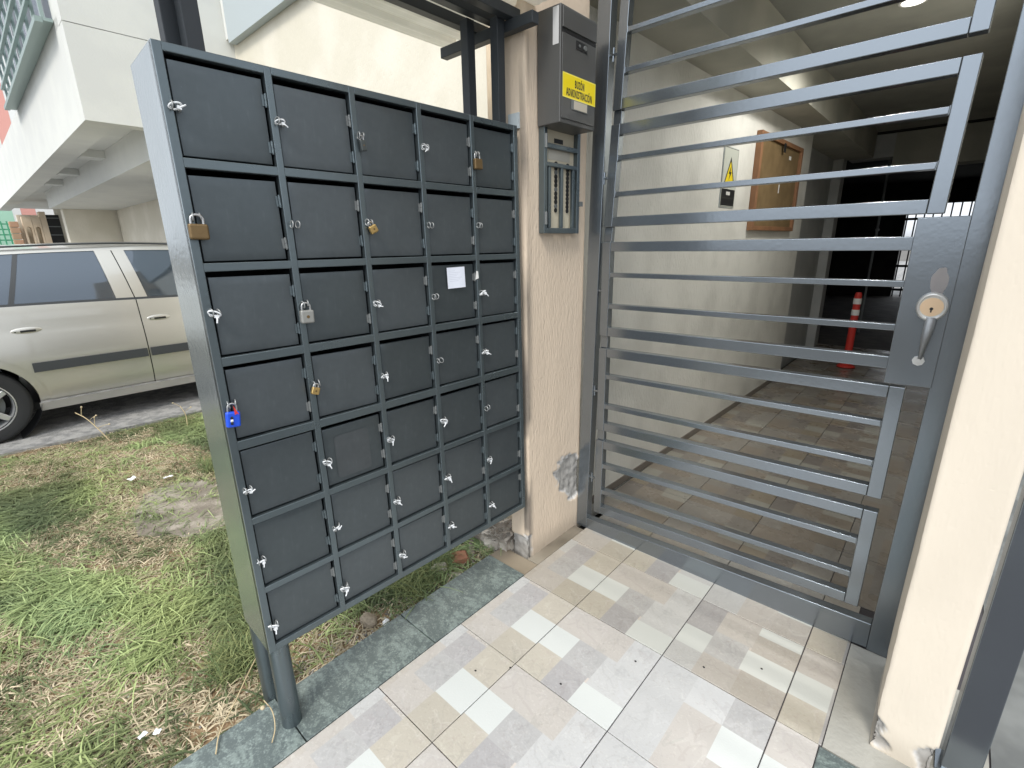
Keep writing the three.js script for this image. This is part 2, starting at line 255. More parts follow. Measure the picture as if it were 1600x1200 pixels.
function tileGeo(x0, x1, z0, z1, th, bev, cell) {               // bevelled slab, top at y=0; cell = [cx0, cz0, size] gives the print's place
  const P = [], U = [], I = [], q = (a, b, c, d) => I.push(a, b, c, a, c, d);
  const uv = (x, z) => (cell ? [(x - cell[0]) / cell[2], 1 - (z - cell[1]) / cell[2]] : [x, z]);
  const ring = (i, y) => { for (const [x, z] of [[x0 + i, z0 + i], [x1 - i, z0 + i], [x1 - i, z1 - i], [x0 + i, z1 - i]]) { P.push(x, y, z); U.push(...uv(x, z)); } };
  ring(bev, 0); ring(0, -bev); ring(0, -th); q(0, 3, 2, 1);
  for (let k = 0; k < 4; k++) { const n = (k + 1) % 4; q(k, n, 4 + n, 4 + k); q(4 + k, 4 + n, 8 + n, 8 + k); }
  const g = new THREE.BufferGeometry(); g.setAttribute('position', new THREE.Float32BufferAttribute(P, 3)); g.setAttribute('uv', new THREE.Float32BufferAttribute(U, 2)); g.setIndex(I);
  const n = g.toNonIndexed(); n.computeVertexNormals(); return n;
}
const pave = setting('tiled_floor', box(0.027, 2.9, -0.15, -0.005, -7.0, 3.2), M.grout);
(() => {
  const geoCache = {}; const zG = -0.66;
  const XL = 0.027;
  for (let i = -1; i <= 6; i++) for (let j = -18; j <= 7; j++) {
    const cx = TX0 + i * TS, cz = TZ0 + j * TS; let x0 = cx + GAP / 2, x1 = cx + TS - GAP / 2, z0 = cz + GAP / 2, z1 = cz + TS - GAP / 2;
    const inside = z1 < zG;
    const lo = inside ? -0.12 : XL + 0.002, out = cz > -0.2;
    if (!inside && cz < -0.2 && i >= 2) { if (x0 > 1.24) continue; x1 = Math.min(x1, 1.24); }
    if (cz > -0.3 && i >= 2) { x1 = Math.min(x1, 1.2335); if (x0 > 1.2) continue; }
    if (cz < -0.7 && x0 > 1.5) continue;
    x0 = Math.max(x0, lo); if (x1 - x0 < 0.02) continue; if (x0 > 2.85) continue;
    if (z1 < -6.98) continue; z0 = Math.max(z0, -6.98);
    const key = [x0 - cx, x1 - cx, z0 - cz, z1 - cz].map((q) => q.toFixed(3)).join();
    const g = (geoCache[key] ??= tileGeo(x0 - cx, x1 - cx, z0 - cz, z1 - cz, 0.009, 0.0012, [0, 0, TS]));
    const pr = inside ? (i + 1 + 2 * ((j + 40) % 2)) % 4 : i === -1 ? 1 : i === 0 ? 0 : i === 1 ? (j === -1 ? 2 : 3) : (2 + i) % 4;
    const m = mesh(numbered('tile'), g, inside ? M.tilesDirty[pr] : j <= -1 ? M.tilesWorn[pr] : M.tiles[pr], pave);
    m.position.set(cx, (h2(i + 9, j + 40, 2) - 0.5) * 0.0012, cz); m.rotation.set((h2(i + 9, j + 40, 5) - 0.5) * 0.0025, 0, (h2(i + 9, j + 40, 7) - 0.5) * 0.0025);
  }
  // the brown end tile beside the pillar
  const e = mesh(numbered('tile'), tileGeo(-0.203, 0.0265, -0.262, -0.166, 0.012, 0.0015), std({ map: mott(128, 30, [96, 86, 72], [146, 134, 116]), roughness: 0.6 }), pave); e.position.y = -0.001;
  const e2 = mesh(numbered('tile'), tileGeo(-0.04, 0.0265, -0.66, -0.266, 0.012, 0.0015), std({ map: mott(128, 31, [98, 91, 80], [150, 142, 128]), roughness: 0.6 }), pave); e2.position.y = -0.001;
})();
// granite edging slabs
const kerb = setting('granite_kerb', box(-0.2, 0.024, -0.15, -0.012, -0.166, 3.2), M.grout);
[[-0.163, 0.372], [0.376, 0.892], [0.896, 1.5], [1.504, 2.3], [2.304, 3.19]].forEach(([z0, z1], i) => { const m = mesh(numbered('granite_slab'), tileGeo(-0.204, 0.0255, z0, z1, 0.024, 0.002), M.granite[i % 2], kerb); m.position.y = 0.002; m.rotation.z = (i % 2 ? 1 : -1) * 0.002; });
const kerb2 = setting('granite_strip', box(1.236, 1.5, -0.1499, -0.012, -0.14, 3.2), M.grout);
[[-0.148, 0.5], [0.504, 1.3], [1.304, 3.1]].forEach(([z0, z1], i) => { const m = mesh(numbered('granite_slab'), tileGeo(1.2365, 1.498, z0, z1, 0.02, 0.002), M.granite[i % 2], kerb2); m.position.y = 0.001; });
setting('cement_margin', box(1.243, 1.62, -0.03, 0.0005, -0.68, -0.152), std({ map: mott(256, 33, [132, 130, 122], [166, 164, 156]), roughness: 0.75, bumpMap: fineBump, bumpScale: 0.002 }));

// ---------------------------------------------------------------- plastered pillars with chipped feet
function pillarGeo(x0, x1, z0, z1, H, chip, base) {
  const cx = (x0 + x1) / 2, cz = (z0 + z1) / 2, hx = (x1 - x0) / 2, hz = (z1 - z0) / 2, P = [], N = [], U = [], C = [], I = [];
  const ys = []; for (let y = -0.05; y < 0.75; y += 0.0075) ys.push(y); for (let y = 0.75; y <= H + 1e-6; y += (H - 0.75) / 24) ys.push(y);
  const ring = []; const add = (n, f) => { for (let i = 0; i < n; i++) ring.push(f(i / n)); };
  const nx = Math.max(8, Math.round((x1 - x0) / 0.0075)), nz = Math.max(8, Math.round((z1 - z0) / 0.0075));
  add(nx, (t) => [lerp(x0, x1, t), z1, 0, 1]); add(nz, (t) => [x1, lerp(z1, z0, t), 1, 0]); add(6, (t) => [lerp(x1, x0, t), z0, 0, -1]); add(6, (t) => [x0, lerp(z0, z1, t), -1, 0]); ring.push(ring[0]);
  let per = 0; const us = ring.map((q, i) => { if (i) per += Math.hypot(q[0] - ring[i - 1][0], q[1] - ring[i - 1][1]); return per; });
  const R = 0.006, W = ring.length;
  for (const y of ys) ring.forEach(([x, z], i) => {
    let dx = (x - cx) / hx, dz = (z - cz) / hz; const ex = hx - Math.abs(x - cx), ez = hz - Math.abs(z - cz);
    let nxx = 0, nzz = 0; const wx = sst(R, 0, ex), wz = sst(R, 0, ez); nxx = Math.sign(dx) * wx; nzz = Math.sign(dz) * wz; const l = Math.hypot(nxx, nzz) || 1; nxx /= l; nzz /= l;
    const corner = Math.min(wx, wz), k = chip(x, y, z), rough = fbm(us[i] * 40, y * 40, 61, 3) - 0.5;
    const d = 0.004 * corner + 0.002 * (fbm(us[i] * 9, y * 3, 4, 3) - 0.5) + k * (0.012 + 0.012 * rough) + 0.003 * corner * (fbm(y * 20, 3.3, 8, 2) - 0.3);
    P.push(x - nxx * d, y, z - nzz * d); U.push(us[i], y);
    const t = fbm(us[i] * 7, y * 5, 13, 4), c = base.map((q) => q * (0.94 + 0.12 * t)); const rim = k * (1 - k) * 4, q = 0.2 + 0.28 * fbm(us[i] * 60, y * 60, 5, 3);
    let col = c.map((v, n) => lerp(v, [q, q * 0.97, q * 0.92][n], sst(0.35, 0.65, k))); col = col.map((v) => lerp(v, 0.68, 0.75 * rim));
    if (base.smear) { const dz = Math.abs(z + 0.272), sm = x > -0.06 ? sst(0.05, 0.0, dz) * sst(0.42, 0.7, fbm(y * 5.2, z * 30, 71, 3) + 0.12 * sst(0.1, 0, Math.abs(y - 0.3)) + 0.1 * sst(0.06, 0, Math.abs(y - 1.42)) + 0.1 * sst(0.06, 0, Math.abs(y - 1.6))) : 0; col = col.map((v) => lerp(v, 0.05, 0.75 * sm)); }
    const dirt = sst(0.12, 0.0, y) * (0.35 + 0.5 * t); col = col.map((v, n) => lerp(v, [0.2, 0.17, 0.13][n], 0.6 * dirt)); C.push(...col);
  });
  for (let j = 0; j < ys.length - 1; j++) for (let i = 0; i < W - 1; i++) { const a = j * W + i; I.push(a, a + 1, a + W, a + 1, a + W + 1, a + W); }
  const g = new THREE.BufferGeometry(); g.setAttribute('position', new THREE.Float32BufferAttribute(P, 3)); g.setAttribute('uv', new THREE.Float32BufferAttribute(U, 2)); g.setAttribute('color', new THREE.Float32BufferAttribute(C, 3)); g.setIndex(I); g.computeVertexNormals(); return g;
}
const blob = (d, r, n) => sst(r * 1.12, r * 0.88, d + 0.35 * r * n);
const pil = thing('plastered_pillar', 'beige plastered pillar between the mailbox cabinet and the gate, chipped at its foot', 'pillar');
mesh('shaft', pillarGeo(-0.15, -0.035, -0.7, -0.27, 5, (x, y, z) => {
  const n = fbm(x * 22 + z * 22, y * 22, 3, 3) - 0.5; let k = 0;
  if (x > -0.06) k = Math.max(k, blob(Math.hypot((z + 0.63) * 0.72, (y - 0.31 - 0.5 * (z + 0.63)) * 0.8), 0.098, 2.2 * n));   // hole beside the gate post
  if (z > -0.3) k = Math.max(k, sst(0.115, 0.085, y + 0.09 * n - 0.25 * (x + 0.1)));
  k = Math.max(k, blob(Math.hypot(x + 0.035, (y - 0.02) * 0.8, z + 0.27), 0.035, 3 * n));
  return k;
}, Object.assign([0.66, 0.545, 0.425], { smear: true })), M.pillar, pil);
mesh('pilaster', box(-0.46, -0.152, -0.1, 5, -0.7, -0.5, 0.004), M.stucco, pil);
mesh('plaster_stub', (() => { const g = new THREE.BoxGeometry(0.34, 0.14, 0.2, 56, 22, 34), p = g.attributes.position; for (let i = 0; i < p.count; i++) { const x = p.getX(i), y = p.getY(i), z = p.getZ(i), n = fbm(x * 26 + z * 9 + 3, y * 26 + z * 21, 6, 4) - 0.5, m = fbm(x * 70 + 2, z * 70 + y * 50, 16, 2) - 0.5, rx = x / 0.17, rz = z / 0.1, f = 1 - 0.3 * (rx * rx * rx * rx + rz * rz * rz * rz); p.setXYZ(i, x * (0.92 + 0.22 * n), y * (0.75 + 0.6 * n) * f + (y > 0 ? 0.022 * m + 0.22 * (x + 0.02) * (x > -0.1 ? 1 : 0.4) : 0), z * (0.95 + 0.25 * n) + 0.012 * m); } g.translate(-0.31, 0.0, -0.33); g.computeVertexNormals(); return muv(g); })(), std({ map: mott(256, 53, [120, 112, 102], [196, 188, 176], 16), roughness: 1, bumpMap: fineBump, bumpScale: 0.01 }), pil);
mesh('bracket_plate', box(-0.115, -0.06, 1.93, 1.985, -0.269, -0.262), M.paleGrey, pil);
const rp = thing('plastered_pillar', 'pale plastered pillar right of the gate, chipped at its bottom corners', 'pillar');
mesh('shaft', pillarGeo(1.347, 1.4935, -0.64, -0.25, 5, (x, y, z) => {
  const n = fbm(x * 22 + z * 22, y * 22, 13, 3) - 0.5; let k = 0;
  k = Math.max(k, blob(Math.hypot((x - 1.345), (y - 0.07) * 0.6), 0.028, 3 * n), blob(Math.hypot(x - 1.365, (y - 0.03) * 1.3), 0.03, 3 * n));
  k = Math.max(k, blob(Math.hypot((x - 1.5) * 0.9, (y - 0.06) * 0.8), 0.045, 3 * n));
  return k;
}, [0.66, 0.59, 0.49]), (() => { const m = M.pillar.clone(); m.bumpScale = 0.0009; return m; })(), rp);
setting('parking_floor', box(1.625, 6, -0.14, 0.001, -7, -0.1), std({ map: mott(256, 34, [92, 94, 93], [124, 126, 124], 6), roughness: 0.7 }));
const sp = thing('steel_post', 'dark painted steel post right of the pale pillar at the edge of view', 'post');
mesh('post', box(1.512, 1.592, 0, 3.2, -0.36, -0.3, 0.003), M.gate, sp);
mesh('base_plate', box(1.5, 1.605, 0.0008, 0.008, -0.37, -0.292), M.gate, sp);

// ---------------------------------------------------------------- gate with its frame
const ZG = -0.6793;
function warp(g) {                                             // hand-welded: bars rise a little to the right near the bottom
  const p = g.attributes.position;
  for (let i = 0; i < p.count; i++) { let x = p.getX(i), y = p.getY(i); const t = clamp((x - 0.09) / 1.12, -0.2, 1.15), k = 0.045 * clamp((1.4 - y) / 1.25, 0, 1.05); const u = clamp((y - 1.5) / 0.6, 0, 1.6); p.setXYZ(i, x + u * lerp(0.03, 0.012, t), y + k * (t - 0.5), p.getZ(i)); }
  return g;
}
function wbox(x0, x1, y0, y1, z0, z1, r = 0.0025, still) { return (still ? (q) => q : warp)(muv((() => { const g = new RoundedBoxGeometry(x1 - x0, y1 - y0, z1 - z0, 1, r); g.translate((x0 + x1) / 2, (y0 + y1) / 2, (z0 + z1) / 2); return g; })())); }
const gf = thing('gate_frame', 'dark grey steel frame holding the barred gate, posts and low threshold', 'gate frame');
const lean = (g, k) => { const p = g.attributes.position; for (let i = 0; i < p.count; i++) p.setX(i, p.getX(i) + k * Math.max(0, p.getY(i) - 1.5)); return g; };
mesh('post', lean(wbox(-0.033, 0.031, 0.0008, 2.62, ZG - 0.05, ZG, 0.0025, true), 0.045), M.gate, gf);
mesh('post', lean(wbox(1.289, 1.352, 0.0012, 2.62, ZG - 0.05, ZG, 0.0025, true), 0.015), M.gate, gf);
mesh('threshold', [wbox(0.0312, 1.2888, -0.02, 0.087, ZG - 0.045, ZG - 0.002)], M.gate, gf);
mesh('head_bar', [wbox(0.0312, 1.2888, 2.56, 2.62, ZG - 0.05, ZG - 0.002)], M.gate, gf);
const gate = thing('barred_gate', 'dark grey steel gate of horizontal bars with lock and pull handle', 'gate');
const D0 = ZG - 0.042, D1 = ZG - 0.002;
const D2 = ZG + 0.0015, LX = [0.072, 0.114], RX = [1.195, 1.238];
const panels = [[0.14, 0.548, [[0.256, 0.279], [0.401, 0.424]]], [0.602, 1.018, [[0.719, 0.741], [0.87, 0.891]]], [1.076, 1.501, [[1.205, 1.226], [1.346, 1.366]]], [1.565, 1.977, [[1.69, 1.71], [1.835, 1.855]]], [2.03, 2.5, [[2.161, 2.18], [2.303, 2.321]]]];
for (const [y0, y1, bars] of panels) {
  mesh('stile', wbox(LX[0], LX[1], y0, y1, D0, D1), M.gate, gate); mesh('stile', wbox(RX[0], RX[1], y0, y1, D0, D1), M.gate, gate);
  mesh('rail', wbox(LX[1] + 0.0003, RX[0] - 0.0003, y0 + 0.0004, y0 + 0.042, D0 + 0.0006, D1 - 0.0006), M.gate, gate); mesh('rail', wbox(LX[1] + 0.0003, RX[0] - 0.0003, y1 - 0.042, y1 - 0.0004, D0 + 0.0006, D1 - 0.0006), M.gate, gate);
  for (const [a, b] of bars) mesh('bar', [wbox(LX[1] + 0.0003, RX[0] - 0.0003, a, b, D0 + 0.004, D1 - 0.001, 0.002), ...[LX[1] + 0.001, RX[0] - 0.001].map((x) => { const g = cyl(0.0032, b - a + 0.004, x, (a + b) / 2, D1 - 0.0018, 'y', 7), p = g.attributes.position; for (let i = 0; i < p.count; i++) p.setX(i, p.getX(i) + 0.0016 * Math.sin(p.getY(i) * 900)); return warp(muv(g)); })], M.gate, gate);
}
for (const [a, b] of [[0.548, 0.602], [1.018, 1.076], [1.501, 1.565], [1.977, 2.03]]) mesh('joining_piece', wbox(0.073, 0.112, a + 0.0005, b - 0.0005, D0 + 0.004, D1 - 0.012), M.gate, gate);
for (const y of [0.33, 0.8, 1.284, 1.77, 2.24]) mesh('hinge', [warp(cyl(0.006, 0.05, 0.05, y, ZG - 0.012, 'y', 10)), wbox(0.032, 0.071, y - 0.004, y + 0.004, ZG - 0.02, ZG - 0.006, 0.001)], M.gate, gate);
mesh('lock_plate', [wbox(1.178, 1.3, 1.03, 1.555, ZG + 0.0006, ZG + 0.0055, 0.002)], M.gate, gate);
mesh('bare_patch', (() => { const s = new THREE.Shape(), n = 30; for (let i = 0; i < n; i++) { const a = (i / n) * 6.283, q = 1 + 0.5 * (vn(3 + Math.cos(a) * 2, 3 + Math.sin(a) * 2, 9) - 0.5); const X = 1.262 + 0.02 * q * Math.cos(a), Y = 1.358 + 0.05 * q * Math.sin(a); i ? s.lineTo(X, Y) : s.moveTo(X, Y); } const g = new THREE.ExtrudeGeometry(s, { depth: 0.0008, bevelEnabled: false }); g.translate(0, 0, D2 + 0.0038); return muv(g); })(), std({ map: mott(128, 44, [146, 142, 142], [176, 172, 171]), roughness: 0.7 }), gate);
const bezel = mesh('lock_bezel', (() => { const g = new THREE.LatheGeometry([[0, 0], [0.04, 0], [0.042, 0.004], [0.041, 0.016], [0.037, 0.022], [0.033, 0.022], [0.0315, 0.018], [0, 0.018]].map((p) => new THREE.Vector2(...p)), 32); g.rotateX(Math.PI / 2); g.scale(0.92, 1.06, 1); g.translate(1.258, 1.293, D2 + 0.004); return g; })(), std({ color: lin(0.62, 0.62, 0.6), roughness: 0.35, metalness: 0.5 }), gate);
mesh('lock_face', cyl(0.028, 0.003, 1.258, 1.293, D2 + 0.0235, 'z', 28), std({ color: lin(0.75, 0.55, 0.36), roughness: 0.35, metalness: 0.5 }), gate);
mesh('keyhole', [cyl(0.0045, 0.002, 1.258, 1.288, D2 + 0.0255, 'z', 12), box(1.2562, 1.2598, 1.277, 1.2876, D2 + 0.0246, D2 + 0.0262)], M.black, gate);
mesh('pull_handle', (() => {
  const P = [], I = [], U = [], n = 20, m = 10; for (let i = 0; i <= n; i++) { const t = i / n, y = 1.262 - 0.135 * t, w = lerp(0.0125, 0.0065, t) * (1 + 0.18 * Math.sin(t * 5)), zz = D2 + 0.006 + 0.034 * Math.pow(Math.sin(Math.PI * clamp(0.12 + t * 0.88)), 0.7), x = 1.262 - 0.006 * t; for (let k = 0; k < m; k++) { const a = (k / m) * 6.2832, f = 1 + 0.12 * Math.cos(a * 5); P.push(x + w * f * Math.cos(a), y, zz + 0.0065 * Math.sin(a)); U.push(t, k / m); } }
  for (let i = 0; i < n; i++) for (let k = 0; k < m; k++) { const a = i * m + k, b = i * m + ((k + 1) % m); I.push(a, b, a + m, b, b + m, a + m); } const g = new THREE.BufferGeometry(); g.setAttribute('position', new THREE.Float32BufferAttribute(P, 3)); g.setAttribute('uv', new THREE.Float32BufferAttribute(U, 2)); g.setIndex(I); g.computeVertexNormals(); return g;
})(), std({ color: lin(0.27, 0.28, 0.29), roughness: 0.4, metalness: 0.7, bumpMap: fineBump, bumpScale: 0.0005 }), gate);
mesh('handle_foot', [cyl(0.016, 0.006, 1.254, 1.122, D2 + 0.007, 'z', 8), cyl(0.007, 0.005, 1.254, 1.122, D2 + 0.012, 'z', 12)], std({ color: lin(0.6, 0.6, 0.58), roughness: 0.4, metalness: 0.4 }), gate);

// ---------------------------------------------------------------- inside the gate
setting('passage_ceiling', box(-0.3, 1.7, 2.81, 2.95, -7.05, -0.72), M.ceiling);
const pw = thing('passage_wall', 'pale plastered passage wall behind the left side of the gate', 'wall');
mesh('plaster', (() => { const g = box(-0.3, 0, -0.1, 2.81, -3.95, 0, 0); g.rotateY(-0.023); g.translate(-0.092, 0, -0.705); return g; })(), M.inner, pw);
mesh('skirting', (() => { const g = box(0.0, 0.006, 0.0015, 0.05, -3.95, -0.03); g.rotateY(-0.023); g.translate(-0.092, 0, -0.705); return g; })(), std({ color: lin(0.16, 0.14, 0.12), roughness: 0.7 }), pw);
mesh('recessed_section', box(-0.45, -0.17, -0.1, 2.81, -6.7, -4.66), M.innerGrey, pw);
mesh('end_column', box(-0.45, -0.06, -0.1, 2.81, -6.95, -6.705), M.innerGrey, pw);
mesh('top_beam', box(-0.29, 0.23, 2.49, 2.808, -6.9, -0.72), M.beam, pw);
const rw = thing('passage_wall', 'plain plastered wall bounding the gated passage on its right', 'wall'); mesh('plaster', box(1.362, 1.49, -0.1, 2.81, -7.0, -0.735), M.inner, rw);
const lw = thing('entrance_lintel', 'beige plastered lintel wall over the gate opening', 'wall'); mesh('plaster', box(-0.5, 1.75, 2.815, 5, -0.9, -0.705), M.stucco, lw); 
const cb = thing('garage_beam', 'pale concrete cross beam over the far end of the passage', 'beam'); mesh('beam', box(0.42, 1.6, 2.36, 2.78, -7.4, -7.06), M.beam, cb); mesh('lower_beam', box(-0.06, 0.42, 2.5, 2.78, -7.35, -7.06), M.innerGrey, cb);
setting('garage_floor', box(-9, 6, -0.15, -0.006, -15.6, -7.0), std({ map: mott(256, 15, [70, 66, 62], [92, 88, 82], 8), roughness: 0.7 }));
setting('garage_shell', [box(-9, 6, 2.8, 3.0, -15.2, -7.06), box(-9.2, -9, -0.1, 3, -15.2, -7), box(6, 6.2, -0.1, 3, -15.2, -7), box(-9, -0.46, -0.1, 2.8, -7.05, -6.96), box(1.76, 6, -0.1, 2.8, -7.05, -6.9), box(-9, 0.08, -0.1, 2.8, -15.2, -15), box(1.9, 6, -0.1, 2.8, -15.2, -15), box(0.08, 1.9, 2.28, 2.8, -15.2, -15)], M.garage);
const og = thing('far_grille_gate', 'distant bar gate at the bright opening of the dark garage', 'gate');
for (let x = 0.1; x < 1.87; x += 0.165) mesh('upright', box(x, x + 0.03, 0, 2.28, -15.02, -14.99), M.dark, og);
for (const y of [0.15, 0.75, 1.25, 1.9]) mesh('crossbar', box(0.08, 1.9, y, y + 0.06, -14.985, -14.96), M.dark, og);
const fb = thing('shrub', 'green shrub outside the far opening of the garage', 'shrub', [0.9, 0, -17.2]);
mesh('foliage', (() => { const L = [], r = rngOf(31); for (let i = 0; i < 500; i++) { const g = new THREE.PlaneGeometry(0.09, 0.05); g.rotateX(r() * 6); g.rotateY(r() * 6); const a = r() * 6.28, q = 0.6 * Math.sqrt(r()); g.translate(q * Math.cos(a), 0.2 + 1.1 * r(), q * Math.sin(a)); L.push(g); } return L; })(), std({ color: lin(0.07, 0.15, 0.03), roughness: 0.7, side: THREE.DoubleSide }), fb);
mesh('stem', cyl(0.03, 0.9, 0, 0.35, 0, 'y', 8, 0.015), M.oldBrass, fb);
setting('back_street', box(-20, 20, -0.15, -0.02, -40, -15.65), M.road);
const cdt = thing('conduit', 'thin grey vertical pipe at the mouth of the dark garage', 'pipe'); mesh('pipe', [cyl(0.018, 2.8, 0.25, 1.4, -8.4, 'y', 10)], M.worn, cdt); mesh('clip', [box(0.225, 0.275, 1.6, 1.63, -8.43, -8.37)], M.worn, cdt);
// lamp
const lamp = thing('ceiling_lamp', 'round lit lamp on the passage ceiling above the gate', 'lamp', [0.84, 2.81, -2.68]);
mesh('rim', (() => { const g = new THREE.TorusGeometry(0.062, 0.01, 8, 28); g.rotateX(Math.PI / 2); g.translate(0, -0.012, 0); return g; })(), M.white, lamp);
mesh('diffuser', cyl(0.057, 0.014, 0, -0.012, 0, 'y', 28), std({ color: lin(0.8, 0.8, 0.75), emissive: lin(1, 0.97, 0.85), emissiveIntensity: 3.5 }), lamp);
const pl = new THREE.SpotLight(new THREE.Color(1, 0.98, 0.93), 4.2, 0, 1.44, 0.25, 2); pl.position.set(0.84, 2.77, -2.68); pl.target.position.set(0.84, 0, -2.9); scene.add(pl.target); pl.castShadow = true; pl.shadow.radius = 5; scene.add(pl);
// notice board and warning sign on the passage wall
const wallX = (z) => -0.092 + 0.023 * (-0.705 - z);
const nb = thing('notice_board', 'brown wooden notice board hanging on the passage wall', 'notice board', [wallX(-3.62), 1.94, -3.62], 0.0);
nb.rotation.y = -0.023;
const cork = std({ map: mott(256, 16, [112, 92, 60], [128, 106, 72], 8), roughness: 0.9 }), wood = std({ map: mott(256, 17, [126, 90, 62], [146, 106, 74], 8), roughness: 0.6 });
mesh('cork_panel', box(0.0015, 0.022, -0.33, 0.33, -0.54, 0.54), cork, nb);
for (const s of [-1, 1]) { mesh('frame_side', box(0.0012, 0.045, -0.3675, 0.3675, s * 0.565 - 0.024, s * 0.565 + 0.024, 0.003), wood, nb); mesh('frame_rail', box(0.0012, 0.044, s * 0.349 - 0.018, s * 0.349 + 0.018, -0.5405, 0.5405, 0.003), wood, nb); }
mesh('latch', [box(0.0445, 0.052, 0.27, 0.34, -0.02, 0.02)], M.black, nb);
for (const b of [box(0.0222, 0.024, -0.05, 0.02, -0.06, -0.04), box(0.0222, 0.024, 0.24, 0.27, -0.3, -0.24)]) mesh('paper_tag', b, M.white, nb);
const signTex = canvasTex(160, 240, (x, w, h) => {
  x.fillStyle = '#b9bcb2'; x.fillRect(0, 0, w, h); x.strokeStyle = '#3b3d38'; x.lineWidth = 2; x.strokeRect(3, 3, w - 6, h - 6);
  x.fillStyle = '#17181a'; x.beginPath(); x.moveTo(80, 36); x.lineTo(140, 148); x.lineTo(20, 148); x.fill(); x.fillStyle = '#e2c91c'; x.beginPath(); x.moveTo(80, 54); x.lineTo(126, 138); x.lineTo(34, 138); x.fill();
  x.fillStyle = '#17181a'; x.beginPath(); x.moveTo(86, 70); x.lineTo(66, 104); x.lineTo(80, 104); x.lineTo(70, 132); x.lineTo(98, 96); x.lineTo(84, 96); x.fill();
  x.fillRect(6, 166, w - 12, h - 172); x.fillStyle = '#c9c9c4'; x.fillRect(58, 176, 44, 14); x.fillStyle = '#34352f'; x.fillRect(20, 200, 120, 4);
});
const sg = thing('warning_sign', 'grey warning sign with yellow triangle beside the notice board', 'sign', [wallX(-2.55), 1.93, -2.55]); sg.rotation.y = -0.023;
mesh('plate', box(0.0012, 0.005, -0.202, 0.202, -0.138, 0.138), M.paleGrey, sg);
mesh('print', (() => { const g = new THREE.PlaneGeometry(0.27, 0.398); g.rotateY(Math.PI / 2); g.translate(0.0068, 0, 0); return g; })(), std({ map: signTex, roughness: 0.5 }), sg);
// bollard
const bo = thing('bollard', 'red plastic bollard with white reflective bands inside the passage', 'bollard', [0.49, 0.001, -5.6]);
mesh('base', (() => { const g = new THREE.LatheGeometry([[0, 0], [0.095, 0], [0.095, 0.015], [0.08, 0.028], [0.045, 0.05], [0, 0.05]].map((p) => new THREE.Vector2(...p)), 24); return g; })(), M.red, bo);
mesh('tube', [cyl(0.041, 0.83, 0, 0.455, 0, 'y', 20, 0.036), cyl(0.034, 0.02, 0, 0.88, 0, 'y', 20, 0.028)], M.red, bo);
for (const y of [0.52, 0.66, 0.79]) mesh('band', cyl(0.0415, 0.065, 0, y, 0, 'y', 20, 0.0405), M.white, bo);

// ---------------------------------------------------------------- mailbox cabinet
const CB = V(-0.0522, 0.3167, 0.9065), cu = V(0.0263, -0.0047, -0.99964).normalize();
let cv = V(-0.0181, 0.99983, -0.0052).normalize(); const cn = cu.clone().cross(cv).normalize(); cv = cn.clone().cross(cu).normalize();
const cab = thing('mailbox_cabinet', 'dark grey steel cabinet of thirty-five mailbox doors on pipe legs', 'mailbox cabinet');
const cabM = new THREE.Matrix4().makeBasis(cu, cv, cn); cab.quaternion.setFromRotationMatrix(cabM);
cab.position.copy(CB).addScaledVector(cv, -0.3167);
const Y0 = 0.3167;                                             // local: x along the cabinet, y up, z out of its face
const cabW = (x, y, z) => V(x, y, z).applyQuaternion(cab.quaternion).add(cab.position);
const colL = [0.001, 0.2315, 0.4605, 0.691, 0.917], colR = [0.2125, 0.4415, 0.672, 0.899, 1.121];
const rowT = [1.604, 1.367, 1.13, 0.891, 0.658, 0.43, 0.204].map((v) => v + Y0), rowB = [1.389, 1.151, 0.915, 0.684, 0.451, 0.223, 0.02].map((v) => v + Y0);
const UX0 = -0.02, UX1 = 1.141, VY0 = Y0 - 0.002, VY1 = Y0 + 1.623, DEP = -0.215;
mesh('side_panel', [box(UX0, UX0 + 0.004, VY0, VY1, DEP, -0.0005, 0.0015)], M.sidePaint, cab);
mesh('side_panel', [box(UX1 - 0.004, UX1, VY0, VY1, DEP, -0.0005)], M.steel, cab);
mesh('back_panel', [box(UX0 + 0.0045, UX1 - 0.0045, VY0 + 0.0045, VY1 - 0.0045, DEP + 0.001, DEP + 0.004)], M.dark, cab);
mesh('top_panel', [box(UX0 + 0.0042, UX1 - 0.0042, VY1 - 0.004, VY1 - 0.0005, DEP, -0.001)], M.steel, cab);
mesh('bottom_panel', [box(UX0 + 0.0042, UX1 - 0.0042, VY0 + 0.0005, VY0 + 0.004, DEP, -0.001)], M.steel, cab);
const sx = [[UX0, colL[0]], [colR[0], colL[1]], [colR[1], colL[2]], [colR[2], colL[3]], [colR[3], colL[4]], [colR[4], UX1]];
for (const [a, b] of sx) mesh('face_stile', box(a, b, VY0, VY1, -0.022, 0, 0.0025), M.steel, cab);
const ry = [[rowT[0], VY1]]; for (let i = 0; i < 6; i++) ry.push([rowT[i + 1], rowB[i]]); ry.push([VY0, rowB[6]]);
for (const [a, b] of ry) mesh('face_rail', colL.map((x, c) => box(x - 0.0015, colR[c] + 0.0015, a, b, -0.0222, -0.0004, 0.002)), M.steel, cab);
for (let c = 1; c < 5; c++) mesh('divider', box(sx[c][0] + 0.008, sx[c][0] + 0.01, VY0 + 0.006, VY1 - 0.006, DEP + 0.006, -0.024), M.dark, cab);
for (let r = 1; r < 7; r++) mesh('shelf', box(UX0 + 0.006, UX1 - 0.006, ry[r][0] + 0.008, ry[r][0] + 0.01, DEP + 0.006, -0.024), M.dark, cab);
